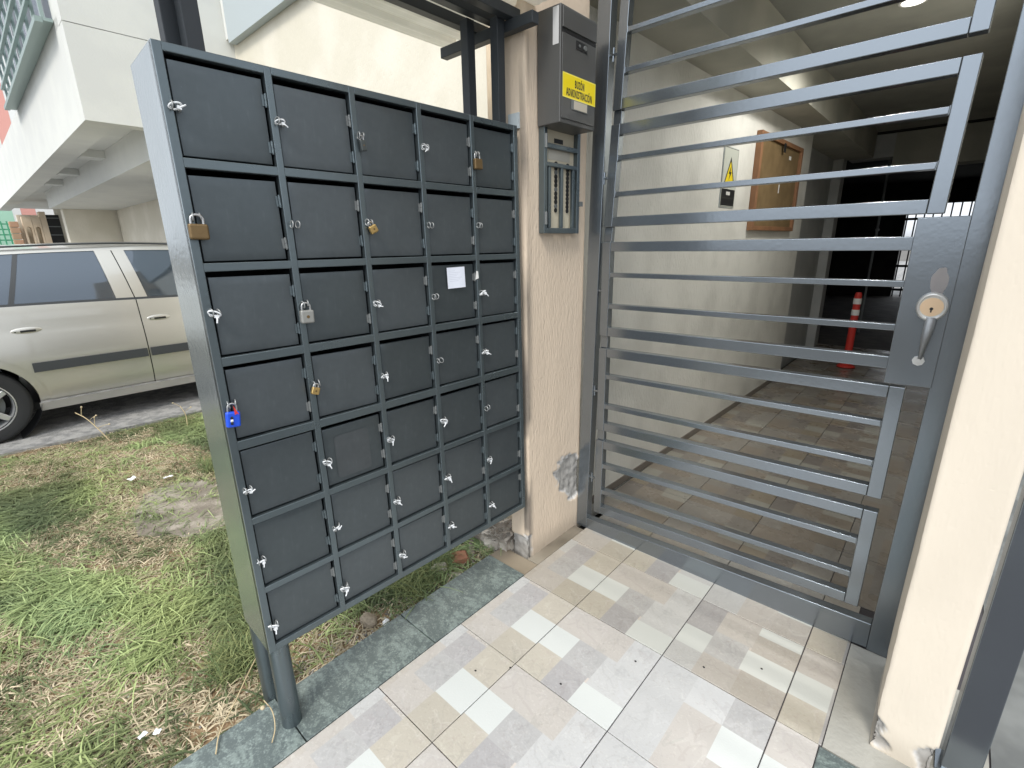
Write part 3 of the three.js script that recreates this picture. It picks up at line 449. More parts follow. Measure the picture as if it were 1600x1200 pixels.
function doorGeo(w, h, seed) {                                 // thin sheet with turned edges, slightly oil-canned
  const n = 9, b = 0.0016, t = 0.012, us = [0, b], vs = [0, b]; for (let i = 1; i < n; i++) { us.push(b + ((w - 2 * b) * i) / n); vs.push(b + ((h - 2 * b) * i) / n); } us.push(w - b, w); vs.push(h - b, h);
  const r = rngOf(seed), a1 = (r() - 0.5) * 0.0016, a2 = (r() - 0.5) * 0.0014, tx = r() * 6, ty = r() * 6, U = us.length, P = [], T = [], I = [];
  for (const v of vs) for (const u of us) { const e = Math.min(u, w - u, v, h - v), s = u / w, q = v / h; let z = e < b * 0.5 ? -0.0022 : a1 * Math.sin(Math.PI * s) * Math.sin(Math.PI * q) + a2 * Math.sin(5 * s + tx) * Math.sin(4 * q + ty); P.push(u, v, z); T.push(u + r() * 0, v); }
  for (let j = 0; j < vs.length - 1; j++) for (let i = 0; i < U - 1; i++) { const a = j * U + i; I.push(a, a + 1, a + U + 1, a, a + U + 1, a + U); }
  const base = P.length / 3, ringI = []; for (let i = 0; i < U; i++) ringI.push(i); for (let j = 1; j < vs.length; j++) ringI.push(j * U + U - 1); for (let i = U - 2; i >= 0; i--) ringI.push((vs.length - 1) * U + i); for (let j = vs.length - 2; j >= 0; j--) ringI.push(j * U);
  ringI.forEach((k) => { P.push(P[3 * k], P[3 * k + 1], P[3 * k + 2]); T.push(P[3 * k], P[3 * k + 1]); P.push(P[3 * k], P[3 * k + 1], -t); T.push(P[3 * k], P[3 * k + 1] + 0.01); });
  for (let i = 0; i < ringI.length - 1; i++) { const a = base + 2 * i; I.push(a, a + 1, a + 2, a + 2, a + 1, a + 3); }
  const g = new THREE.BufferGeometry(); g.setAttribute('position', new THREE.Float32BufferAttribute(P, 3)); g.setAttribute('uv', new THREE.Float32BufferAttribute(T, 2)); g.setIndex(I); g.computeVertexNormals(); return g;
}
const latch = [[1.495, 1.497, 1.496, 1.492, 1.497], [1.257, 1.245, 1.256, 1.25, 1.254], [1.03, 1.03, 1.012, 1.015, 1.011], [0.79, 0.797, 0.775, 0.785, 0.78], [0.541, 0.546, 0.55, 0.555, 0.547], [0.316, 0.316, 0.316, 0.319, 0.32], [0.092, 0.089, 0.097, 0.109, 0.106]];
const ringGeo = (() => { const g = new THREE.TorusGeometry(0.0092, 0.0018, 6, 16); g.rotateY(Math.PI / 2); return g; })();
const DZ = -0.011;                                            // the doors sit a little inside the frame
for (let r = 0; r < 7; r++) for (let c = 0; c < 5; c++) {
  const w = colR[c] - colL[c], h = rowT[r] - rowB[r], topGap = r < 5 && !(r === 4 && c === 0) ? rr(0.011, 0.015) : rr(0.004, 0.009), x0 = colL[c] + rr(0.004, 0.0065), y0 = rowB[r] + rr(0.0035, 0.005), dw = w - (x0 - colL[c]) - 0.006, dh = h - topGap - (y0 - rowB[r]);
  const d = mesh('door', doorGeo(dw, dh, 300 + r * 5 + c), M.door[Math.floor(h2(r, c, 3) * 4)], cab);
  d.position.set(x0, y0, DZ + rr(-0.0015, 0.001)); d.rotation.set(rr(-0.006, 0.006), rr(-0.012, 0.006), rr(-0.006, 0.006));
  if (r === 4 && c === 1) {
    d.userData.label = 'door with a faint paler rectangle where a label was';
    mesh('label_ghost', (() => { const q = new THREE.Shape(), a = 0.06, b = 0.072, k = 0.016; q.moveTo(-a + k, -b); q.lineTo(a - k, -b); q.quadraticCurveTo(a, -b, a, -b + k); q.lineTo(a, b - k); q.quadraticCurveTo(a, b, a - k, b); q.lineTo(-a + k, b); q.quadraticCurveTo(-a, b, -a, b - k); q.lineTo(-a, -b + k); q.quadraticCurveTo(-a, -b, -a + k, -b); const g = new THREE.ShapeGeometry(q); g.translate(dw * 0.47, dh * 0.46, 0.0015); return g; })(), std({ map: smudge, color: lin(0.212, 0.235, 0.252), metalness: 0.7, roughness: 0.41 }), d);
  }
  for (const f of [0.22, 0.74]) { const hg = mesh('hinge', [cyl(0.0036, 0.013, 0, 0.0075, 0, 'y', 8), cyl(0.0036, 0.0125, 0, -0.0072, 0, 'y', 8), cyl(0.0028, 0.032, 0, 0, 0, 'y', 8), box(-0.009, -0.001, -0.013, 0.013, -0.004, -0.002)], h2(r, c, f * 9 | 0) < 0.55 ? M.steel : M.worn, d); hg.position.set(dw + 0.003, dh * f + rr(-0.006, 0.006), 0.004); hg.rotation.z = rr(-0.05, 0.05); }
  const ly = latch[r][c] + Y0;
  const r1 = mesh('latch_ring', ringGeo, M.ring, d); r1.position.set(0.007, ly - y0 + rr(-0.002, 0.002), 0.012); r1.rotation.set(rr(-0.2, 0.2), rr(-0.35, 0.35), rr(-0.2, 0.2));
  const r2 = mesh('latch_ring', ringGeo, M.ring, cab); r2.position.set(colL[c] - 0.006, ly + rr(-0.002, 0.002), 0.0075); r2.rotation.set(rr(-0.2, 0.2), rr(-0.35, 0.35), rr(-0.2, 0.2));
}
mesh('leg', (() => { const a = cabW(0.016, Y0, -0.032), g = new THREE.CylinderGeometry(0.03, 0.0305, Y0 + 0.02, 20); g.translate(0.014, (Y0 - 0.02) / 2 - 0.002, -0.031); return g; })(), M.steel, cab);
mesh('leg', (() => { const g = new THREE.CylinderGeometry(0.03, 0.0305, Y0 + 0.06, 20); g.translate(0.012, (Y0 - 0.06) / 2 - 0.002, -0.185); return g; })(), M.steel, cab);
mesh('footing_plate', [bar([0.05, 0.012, -0.06], [0.05, 0.004, -0.16], 0.004, 0.05)], M.worn, cab);

// padlocks, ties and notes on the cabinet
const ORDR = ['top', 'second', 'third', 'fourth', 'fifth', 'sixth', 'bottom'], ORDC = ['first', 'second', 'third', 'fourth', 'last'];
function place(o, r, c, dx = 0, dy = 0, dz = 0) { o.position.copy(cabW(colL[c] + 0.001 + dx, latch[r][c] + Y0 + dy, 0.008 + dz)); o.quaternion.copy(cab.quaternion); }
function padlock(r, c, w, h, t, mat, label, tilt = 0, extra) {
  const o = thing('padlock', label, 'padlock', [0, 0, 0], 0, 'padlocks on the mailbox doors'); place(o, r, c); o.rotateZ(tilt);
  const sw = w * 0.31, sr = Math.max(0.0022, w * 0.075), drop = -h * 0.42;
  const sh = [V(-sw, drop - 0.006, 0), V(-sw, -0.006, 0)]; for (let i = 1; i < 8; i++) { const a = Math.PI - (i / 8) * Math.PI; sh.push(V(sw * Math.cos(a), -0.006 + sw * 0.9 * Math.sin(a), 0)); } sh.push(V(sw, -0.006, 0), V(sw, drop - 0.006, 0));
  mesh('shackle', tube(sh, sr, 40, 8), M.bright, o);
  const g = new RoundedBoxGeometry(w, h, t, 2, Math.min(t * 0.32, w * 0.16)); g.translate(0, drop - h / 2, 0.002); mesh('body', muv(g), mat, o);
  if (extra) extra(o, drop, w, h, t); else mesh('stamp', [cyl(w * 0.12, 0.0006, 0, drop - h * 0.5, 0.002 + t / 2, 'z', 14)], M.oldBrass, o);
  return o;
}
const sideH = (o) => o;
padlock(0, 4, 0.037, 0.036, 0.014, M.oldBrass, 'old brown brass padlock on the last door of the top row', 0.04);
padlock(1, 0, 0.042, 0.036, 0.016, M.oldBrass, 'large weathered brass padlock on the first door of the second row', -0.03);
padlock(1, 2, 0.026, 0.024, 0.012, M.brass, 'small tilted brass padlock on the third door of the second row', 0.45);
padlock(2, 1, 0.038, 0.037, 0.016, M.greyLock, 'dull silver padlock on the second door of the third row', -0.03);
padlock(3, 1, 0.024, 0.022, 0.012, M.brass, 'small shiny brass padlock on the second door of the fourth row', -0.35);
padlock(3, 0, 0.034, 0.042, 0.016, M.blue, 'blue plastic combination padlock with red mark on the cabinet\'s left edge', -0.1, (o, drop, w, h, t) => {
  for (let i = 0; i < 3; i++) mesh('dial', [cyl(0.0042, 0.005, -0.005, drop - h * (0.36 + 0.18 * i), 0.002 + t / 2 - 0.0015, 'x', 14), box(-0.0085, -0.0078, drop - h * (0.36 + 0.18 * i) - 0.002, drop - h * (0.36 + 0.18 * i) + 0.002, 0.001 + t / 2, 0.0045 + t / 2)], i === 1 ? M.white : M.black, o);
  mesh('red_mark', (() => { const s = new THREE.Shape(); for (let i = 0; i < 4; i++) { const a = (i / 4) * 6.283; s.lineTo(0.008 + 0.005 * Math.cos(a), drop - h * 0.2 + 0.0035 * Math.sin(a)); } const g = new THREE.ExtrudeGeometry(s, { depth: 0.0005, bevelEnabled: false }); g.translate(0, 0, 0.0021 + t / 2); return g; })(), M.red, o);
});
padlock(0, 2, 0.018, 0.03, 0.01, M.darkLock, 'narrow dark padlock on the third door of the top row', 0.12);
const tieGeos = [0, 1, 2, 3].map((k) => {
  const r = rngOf(70 + k), L = [], pts = []; for (let i = 0; i <= 12; i++) { const a = (i / 12) * 6.283; pts.push(V(0.0105 * Math.cos(a), 0.004 * Math.sin(a) * (1 + 0.3 * r()), 0.0055 * Math.sin(a + 0.6))); }
  L.push(new THREE.TubeGeometry(new THREE.CatmullRomCurve3(pts, true), 24, 0.0017, 5, true)); const b = new THREE.BoxGeometry(0.0075, 0.006, 0.0055); b.rotateZ(r() - 0.5); b.translate(0.004, -0.0045, 0.0045); L.push(b);
  const a = [0.2, -0.7, -1.3, -1.9][k]; L.push(tube([[0.004, -0.0045, 0.005], [0.004 + 0.006 * Math.cos(a), -0.0045 + 0.006 * Math.sin(a), 0.008], [0.004 + 0.012 * Math.cos(a), -0.0045 + 0.013 * Math.sin(a), 0.008]], 0.0017, 6, 5)); return merge(L);
});
const ties = ['11010', '00000', '10101', '00101', '11110', '11111', '11111'];
ties.forEach((s, r) => [...s].forEach((q, c) => { if (q !== '1') return; const o = mesh(numbered('cable_tie'), tieGeos[(r * 3 + c * 5) % 4], M.tie, scene); o.userData = { label: `white plastic tie through the latch of the ${ORDC[c]} door in the ${ORDR[r]} row`, category: 'cable tie', group: 'white ties closing the mailbox doors' }; place(o, r, c, 0, -0.001, 0); o.rotateZ((h2(r, c, 8) - 0.5) * 1.2); o.scale.setScalar(0.95 + 0.35 * h2(r, c, 4)); }));
const noteTex = canvasTex(128, 160, (x) => { x.fillStyle = '#dfe3ee'; x.fillRect(0, 0, 128, 160); x.fillStyle = 'rgba(110,115,135,.35)'; for (let i = 0; i < 7; i++) x.fillRect(16, 26 + i * 13, 40 + ((i * 37) % 50), 2); });
const note = solo('paper_note', (() => { const g = new THREE.BoxGeometry(0.082, 0.074, 0.0006, 8, 4, 1), p = g.attributes.position; for (let i = 0; i < p.count; i++) p.setZ(i, p.getZ(i) + 0.0012 * Math.sin(p.getX(i) * 60)); g.computeVertexNormals(); return g; })(), std({ map: noteTex, roughness: 0.8 }), 'white paper note stuck on the fourth door of the third row', 'note');
note.position.copy(cabW(0.803, 1.073 + Y0, DZ + 0.0045)); note.quaternion.copy(cab.quaternion); note.rotateZ(0.02);
const tape = solo('tape_scrap', (() => { const s = new THREE.Shape(); s.moveTo(0, 0.016); s.lineTo(0.008, 0.013); s.lineTo(0.0095, -0.012); s.lineTo(-0.006, -0.016); s.lineTo(-0.004, 0); const g = new THREE.ExtrudeGeometry(s, { depth: 0.001, bevelEnabled: false }); return g; })(), M.white, 'torn white scrap of tape right of the paper note', 'tape');
tape.position.copy(cabW(0.896, 1.077 + Y0, 0.0012)); tape.quaternion.copy(cab.quaternion);

// ---------------------------------------------------------------- awning behind and over the cabinet
const aw = thing('awning', 'corrugated sheet awning on dark steel posts over the mailbox cabinet', 'awning');
for (const [x, z] of [[-0.2, 0.84], [-0.14, 0.815], [-0.2, -0.14], [-0.11, -0.205]]) mesh('post', box(x - 0.019, x + 0.019, Y0 + 1.618, 2.29, z - 0.019, z + 0.019, 0.002), M.post, aw);
mesh('cross_beam', [box(-0.455, 0.04, 2.245, 2.283, -0.262, -0.226, 0.002)], M.post, aw);
mesh('cross_beam', [box(-0.455, 0.04, 2.245, 2.283, 0.98, 1.016, 0.002)], M.post, aw);
for (const x of [-0.26, -0.15, -0.072]) mesh('rafter', [box(x - 0.019, x + 0.019, 2.2845, 2.32, -0.3, 1.2, 0.002)], M.post, aw);
mesh('sheet', (() => { const n = 150, P = [], I = [], U = []; for (let i = 0; i <= n; i++) { const x = lerp(-0.535, 0.075, i / n), ph = ((x + 0.535) / 0.1) % 1, y = 2.325 + (ph > 0.62 ? 0.026 * Math.sin(((ph - 0.62) / 0.38) * Math.PI) : 0.0015 * Math.sin(ph * 20)) + 0.035 * (x + 0.5); for (const z of [-0.33, 0.4, 1.35]) { P.push(x, y, z); U.push(x, z); } } for (let i = 0; i < n; i++) for (let k = 0; k < 2; k++) { const a = i * 3 + k; I.push(a, a + 1, a + 3, a + 1, a + 4, a + 3); } const g = new THREE.BufferGeometry(); g.setAttribute('position', new THREE.Float32BufferAttribute(P, 3)); g.setAttribute('uv', new THREE.Float32BufferAttribute(U, 2)); g.setIndex(I); g.computeVertexNormals(); return g; })(), phy({ map: mott(256, 18, [214, 213, 202], [236, 235, 226], 4), roughness: 0.7, side: THREE.DoubleSide, transmission: 0.35, thickness: 0 }), aw);

// ---------------------------------------------------------------- administration mailbox and intercom on the pillar
const am = thing('letter_box', 'grey steel letter box with yellow sticker on the pillar above the intercom', 'letter box');
const AX0 = -0.03, AX1 = 0.08, AZ0 = -0.575, AZ1 = -0.338, AY0 = 1.94, AY1 = 2.325;
const amMat = std({ color: lin(0.1, 0.1, 0.097), roughness: 0.42, metalness: 0.3, bumpMap: fineBump, bumpScale: 0.0003 });
mesh('body', box(AX0, AX1, AY0, AY1, AZ0, AZ1, 0.004), amMat, am);
mesh('flap', box(AX1 + 0.0005, AX1 + 0.006, 2.252, 2.316, AZ0 + 0.008, AZ1 - 0.008, 0.0018), amMat, am);
mesh('slot', box(AX1 - 0.0004, AX1 + 0.0012, 2.238, 2.251, AZ0 + 0.006, AZ1 - 0.006), M.black, am);
mesh('door', box(AX1 + 0.0003, AX1 + 0.004, 1.956, 2.236, AZ0 + 0.007, AZ1 - 0.007, 0.0015), amMat, am);
mesh('lock', [box(AX1 + 0.0042, AX1 + 0.006, 2.2, 2.228, -0.503, -0.43)], M.black, am);
mesh('lock_cylinder', [(() => { const g = cyl(0.009, 0.006, AX1 + 0.008, 2.214, -0.486, 'x', 16); return g; })(), cyl(0.005, 0.003, AX1 + 0.0075, 2.214, -0.45, 'x', 10)], M.worn, am);
mesh('window_strip', box(AX0 + 0.075, AX1 - 0.008, 2.2, 2.318, AZ1 + 0.0002, AZ1 + 0.0012), std({ color: lin(0.5, 0.5, 0.5), roughness: 0.5 }), am);
const stk = canvasTex(512, 190, (x, w, h) => {
  x.fillStyle = '#f1d90f'; x.fillRect(0, 0, w, h); x.strokeStyle = '#f7ea6a'; x.lineWidth = 8; x.strokeRect(4, 4, w - 8, h - 8); x.fillStyle = '#15140c'; x.textAlign = 'center';
  const put = (s, y, sz, sxx) => { x.save(); x.translate(w / 2, y); x.scale(sxx, 1); x.font = `bold ${sz}px sans-serif`; x.fillText(s, 0, 0); x.lineWidth = 3; x.strokeStyle = '#15140c'; x.strokeText(s, 0, 0); x.restore(); };
  put('BUZÓN', 94, 80, 0.56); put('ADMINISTRACIÓN', 170, 80, 0.58);
});
mesh('sticker', (() => { const g = new THREE.PlaneGeometry(0.222, 0.082); g.rotateY(Math.PI / 2); g.translate(AX1 + 0.005, 2.069, -0.4575); return g; })(), std({ map: stk, roughness: 0.45 }), am);
mesh('name_holder', [box(AX1 + 0.0042, AX1 + 0.0062, 1.993, 2.0275, -0.513, -0.404)], M.worn, am);
mesh('name_card', [box(AX1 + 0.0063, AX1 + 0.0072, 1.996, 2.0245, -0.508, -0.42)], std({ color: lin(0.5, 0.46, 0.38), roughness: 0.8 }), am);

const ic = thing('intercom', 'intercom panel behind a small barred steel cage on the pillar', 'intercom');
const IX = -0.033, IZ0 = -0.6, IZ1 = -0.35, IY0 = 1.54, IY1 = 1.97;
const icTex = canvasTex(128, 320, (x, w, h) => { x.fillStyle = '#cfc6b0'; x.fillRect(0, 0, w, h); const r = rngOf(5); for (let i = 0; i < 300; i++) { x.fillStyle = `rgba(90,70,40,${0.05 * r()})`; x.fillRect(r() * w, r() * h, 8 * r(), 8 * r()); } });
mesh('face_plate', box(IX, IX + 0.008, IY0 + 0.02, IY1 - 0.015, IZ0 + 0.02, IZ1 - 0.02), std({ map: icTex, roughness: 0.6 }), ic);
for (const s of [0, 1]) for (let k = 0; k < 12; k++) mesh('call_button', [(() => { const g = cyl(0.0095, 0.004, IX + 0.0102, IY0 + 0.095 + k * 0.0165, s ? -0.452 : -0.535, 'x', 10); return g; })()], k % 4 === 1 && s ? M.worn : M.black, ic);
mesh('speaker', [box(IX + 0.0085, IX + 0.01, 1.895, 1.912, -0.5, -0.44)], M.black, ic);
mesh('name_label', [box(IX + 0.0085, IX + 0.0095, 1.83, 1.868, -0.55, -0.4)], std({ color: lin(0.5, 0.48, 0.42), roughness: 0.6 }), ic);
for (const z of [IZ0, IZ1 - 0.02]) mesh('cage_side', box(IX, IX + 0.03, IY0, IY1, z, z + 0.02, 0.002), M.steel, ic);
for (const [a, b] of [[IY0, IY0 + 0.022], [IY1 - 0.02, IY1], [1.8, 1.816], [1.868, 1.886]]) mesh('cage_rail', box(IX + 0.014, IX + 0.029, a, b, IZ0 + 0.0205, IZ1 - 0.0205, 0.002), M.steel, ic);
for (const z of [-0.565, -0.482, -0.398]) mesh('cage_bar', box(IX + 0.0155, IX + 0.0285, IY0 + 0.0225, 1.7995, z, z + 0.016, 0.002), M.steel, ic);
mesh('latch', [box(IX + 0.02, IX + 0.036, 1.655, 1.675, IZ0 - 0.018, IZ0 - 0.0005)], M.worn, ic);
for (const y of [1.6, 1.89]) mesh('hinge', [cyl(0.006, 0.05, IX + 0.034, y, IZ1 - 0.006, 'y', 10)], M.worn, ic);

// ---------------------------------------------------------------- buildings behind
const cw = thing('cream_wall', 'tall cream plastered wall behind the awning with a grey upper box', 'wall');
mesh('plaster', box(-4.2, -0.3, -0.15, 6.5, -1.15, -0.9), M.cream, cw);
mesh('upper_box', box(-4.13, -0.3, 3.345, 6.5, -0.895, -0.83), M.paleGrey, cw);
mesh('drain_pipe', [cyl(0.035, 3.2, -4.165, 4.98, -0.86, 'y', 12)], M.whiteWall, cw);

const nbd = thing('apartment_block', 'white apartment block with overhanging upper floor above the parked car', 'building');
mesh('parapet', box(-17, -4.358, 2.53, 3.3, 0.14, 0.36), M.whiteWall, nbd);
mesh('corner_wall', box(-4.55, -4.2, 3.2275, 6.5, -0.9, 0.36), M.whiteWall, nbd);
mesh('lower_corner_wall', box(-4.355, -4.2, 2.53, 3.2215, -0.9, 0.36), M.whiteWall, nbd);
mesh('soffit', box(-17, -4.36, 2.6, 2.7, -6, 0.138), M.whiteWall, nbd);
mesh('dropped_ceiling', box(-11.9, -4.35, 2.3, 2.598, -6, -0.08), M.whiteWall, nbd);
for (const x of [-8.1, -9.6, -6.3]) mesh('soffit_rib', box(x - 0.12, x + 0.12, 2.52, 2.5983, -0.079, 0.135), M.whiteWall, nbd);
mesh('back_wall', box(-11.7, -6.4, -0.1, 2.3, -1.25, -1.08), M.cream, nbd);
mesh('side_wall', box(-12.05, -11.75, -0.1, 2.299, -1.25, -0.25), M.cream, nbd);
mesh('window_glass', box(-9.5, -4.6, 3.34, 6.3, 0.1, 0.13), std({ color: lin(0.5, 0.55, 0.66), roughness: 0.12, metalness: 0.6 }), nbd);
for (let k = 0; k < 5; k++) mesh('window_frame', box(-9.58 + k * 1.22, -9.52 + k * 1.22, 3.305, 6.4, 0.131, 0.2), M.bright, nbd);
const grl = std({ color: lin(0.3, 0.38, 0.36), roughness: 0.45, metalness: 0.4 });
const wg = thing('window_grille', 'grey-green steel window cage projecting from the white apartment block', 'window grille');
const G0 = -8.2, G1 = -4.5, GY = 3.29, GZ = 0.45;
mesh('bottom_rail', box(G0, G1, GY - 0.02, GY + 0.02, GZ - 0.02, GZ + 0.03), grl, wg);
mesh('bottom_tray', box(G0, G1, GY - 0.005, GY + 0.02, 0.365, GZ - 0.021), grl, wg);
for (let k = 1; k < 9; k++) mesh('crossbar', box(G0, G1, GY + k * 0.21, GY + k * 0.21 + 0.03, GZ - 0.015, GZ + 0.015), grl, wg);
for (let k = 0; k <= 9; k++) { const x = lerp(G0, G1 - 0.05, k / 9); mesh('upright', box(x, x + 0.04, GY + 0.0205, GY + 1.9, GZ - 0.04, GZ - 0.016), grl, wg); }
for (const x of [G0, G1 - 0.03]) for (let k = 1; k < 9; k += 2) mesh('side_bar', box(x, x + 0.03, GY + k * 0.21, GY + k * 0.21 + 0.03, 0.365, GZ - 0.046), grl, wg);

const pk = thing('painted_building', 'distant building with vertical pink, white and green painted bands', 'building');
[[-1.6, -0.42, [0.75, 0.75, 0.73]], [-0.42, -0.12, [0.7, 0.35, 0.3]], [-0.12, 0.05, [0.75, 0.75, 0.73]], [0.05, 0.45, [0.4, 0.65, 0.5]], [0.45, 3, [0.72, 0.7, 0.68]]].forEach(([a, b, c], i) => mesh('wall_band', box(-19, -18 + 0.002 * i, -0.1, 9, a + 0.0, b), std({ color: lin(...c), roughness: 0.9 }), pk));
mesh('roof', box(-19.2, -17.8, 9, 9.2, -1.8, 3.1), M.whiteWall, pk);
const fw = thing('boundary_wall', 'distant boundary wall with arched openings, brick pier and barred window', 'wall');
mesh('wall', [box(-14.4, -14.0, -0.1, 2.45, -0.95, -0.4), box(-14.4, -14, -0.1, 1.4, -0.4, 0.9)], M.cream, fw);
mesh('recess_back', box(-14.39, -14.25, 1.405, 2.3, -0.39, 0.25), M.cream, fw);
mesh('barred_window', [box(-14.0, -13.98, 1.5, 2.3, -0.42, -0.2)], M.black, fw);
for (let k = 0; k < 5; k++) mesh('window_bar', [box(-13.978, -13.96, 1.5 + k * 0.18, 1.52 + k * 0.18, -0.42, -0.2)], M.worn, fw);
mesh('pillar', [box(-14.3, -13.95, 1.4, 2.36, -0.2, -0.1)], M.stucco, fw);
const arch = (z0, z1) => { const s = new THREE.Shape(); s.moveTo(z0, 1.4); s.lineTo(z1, 1.4); s.lineTo(z1, 2.25); s.lineTo(z0, 2.25); s.lineTo(z0, 1.4); const h = new THREE.Path(), m = (z0 + z1) / 2, q = (z1 - z0) * 0.27; h.moveTo(m - q, 1.45); h.lineTo(m + q, 1.45); h.lineTo(m + q, 2.0); h.absarc(m, 2.0, q, 0, Math.PI, false); s.holes.push(h); const g = new THREE.ExtrudeGeometry(s, { depth: 0.2, bevelEnabled: false }); g.rotateY(-Math.PI / 2); g.translate(-13.95, 0, 0); return muv(g); };
mesh('arch', arch(-0.095, 0.045), M.stucco, fw); mesh('arch', arch(0.05, 0.2), M.stucco, fw);
for (let k = 0; k < 6; k++) mesh('brick', box(-14.2, -13.95, 1.405 + k * 0.125, 1.52 + k * 0.125, 0.26 + 0.01 * (k % 2), 0.41, 0.006), std({ color: lin(0.5 + 0.03 * (k % 3), 0.34, 0.22), roughness: 0.9 }), fw);
const gm = thing('mesh_fence', 'distant green mesh fence left of the brick pier', 'fence');
const gmat = std({ color: lin(0.08, 0.4, 0.22), roughness: 0.6 });
for (let k = 0; k < 7; k++) mesh('wire', box(-14, -13.985, 1.42 + k * 0.11, 1.445 + k * 0.11, 0.42, 1.2), gmat, gm); for (let k = 0; k < 9; k++) mesh('wire', box(-13.984, -13.97, 1.4, 2.15, 0.43 + k * 0.09, 0.455 + k * 0.09), gmat, gm);

for (const [x, z, h, sd, lab] of [[-4.6, 8.2, 6.5, 3, 'unseen leafy tree added to darken the gate reflection, nearest the gate corner'], [-8.6, 8.8, 7.5, 5, 'taller unseen leafy tree added to darken the gate reflection, beside the driveway']]) {  // out-of-view trees, added so the left of the gate reflects something dark
  const t = thing('added_tree', lab, 'tree', [x, -0.1, z], 0, 'unseen trees added for the gate reflection'), r = rngOf(sd * 91), L = [];
  mesh('trunk', tube([[0, -0.1, 0], [0.08, h * 0.25, 0.05], [-0.05, h * 0.5, 0]], 0.14, 10, 8), std({ color: lin(0.16, 0.12, 0.08), roughness: 1 }), t);
  for (let k = 0; k < 5; k++) mesh('limb', tube([[-0.02, h * (0.4 + 0.02 * k), 0], [0.7 * Math.cos(k * 1.3), h * 0.58, 0.7 * Math.sin(k * 1.3)], [1.5 * Math.cos(k * 1.3), h * 0.74, 1.5 * Math.sin(k * 1.3)]], 0.055, 8, 6), std({ color: lin(0.16, 0.12, 0.08), roughness: 1 }), t);
  for (let i = 0; i < 3200; i++) { const a = r() * 6.283, e = Math.asin(2 * r() - 1), q = 2.1 * Math.cbrt(0.25 + 0.75 * r()) * (0.75 + 0.5 * fbm(a * 1.5, e * 2, sd, 3)); const g = new THREE.PlaneGeometry(0.2 + 0.12 * r(), 0.12); g.rotateX(r() * 6); g.rotateY(r() * 6); g.translate(q * Math.cos(e) * Math.cos(a), h * 0.68 + 0.85 * q * Math.sin(e), q * Math.cos(e) * Math.sin(a)); L.push(g); }
  mesh('crown', L, phy({ color: lin(0.06, 0.11, 0.03), roughness: 0.8, side: THREE.DoubleSide, transmission: 0.3, thickness: 0 }), t);
}

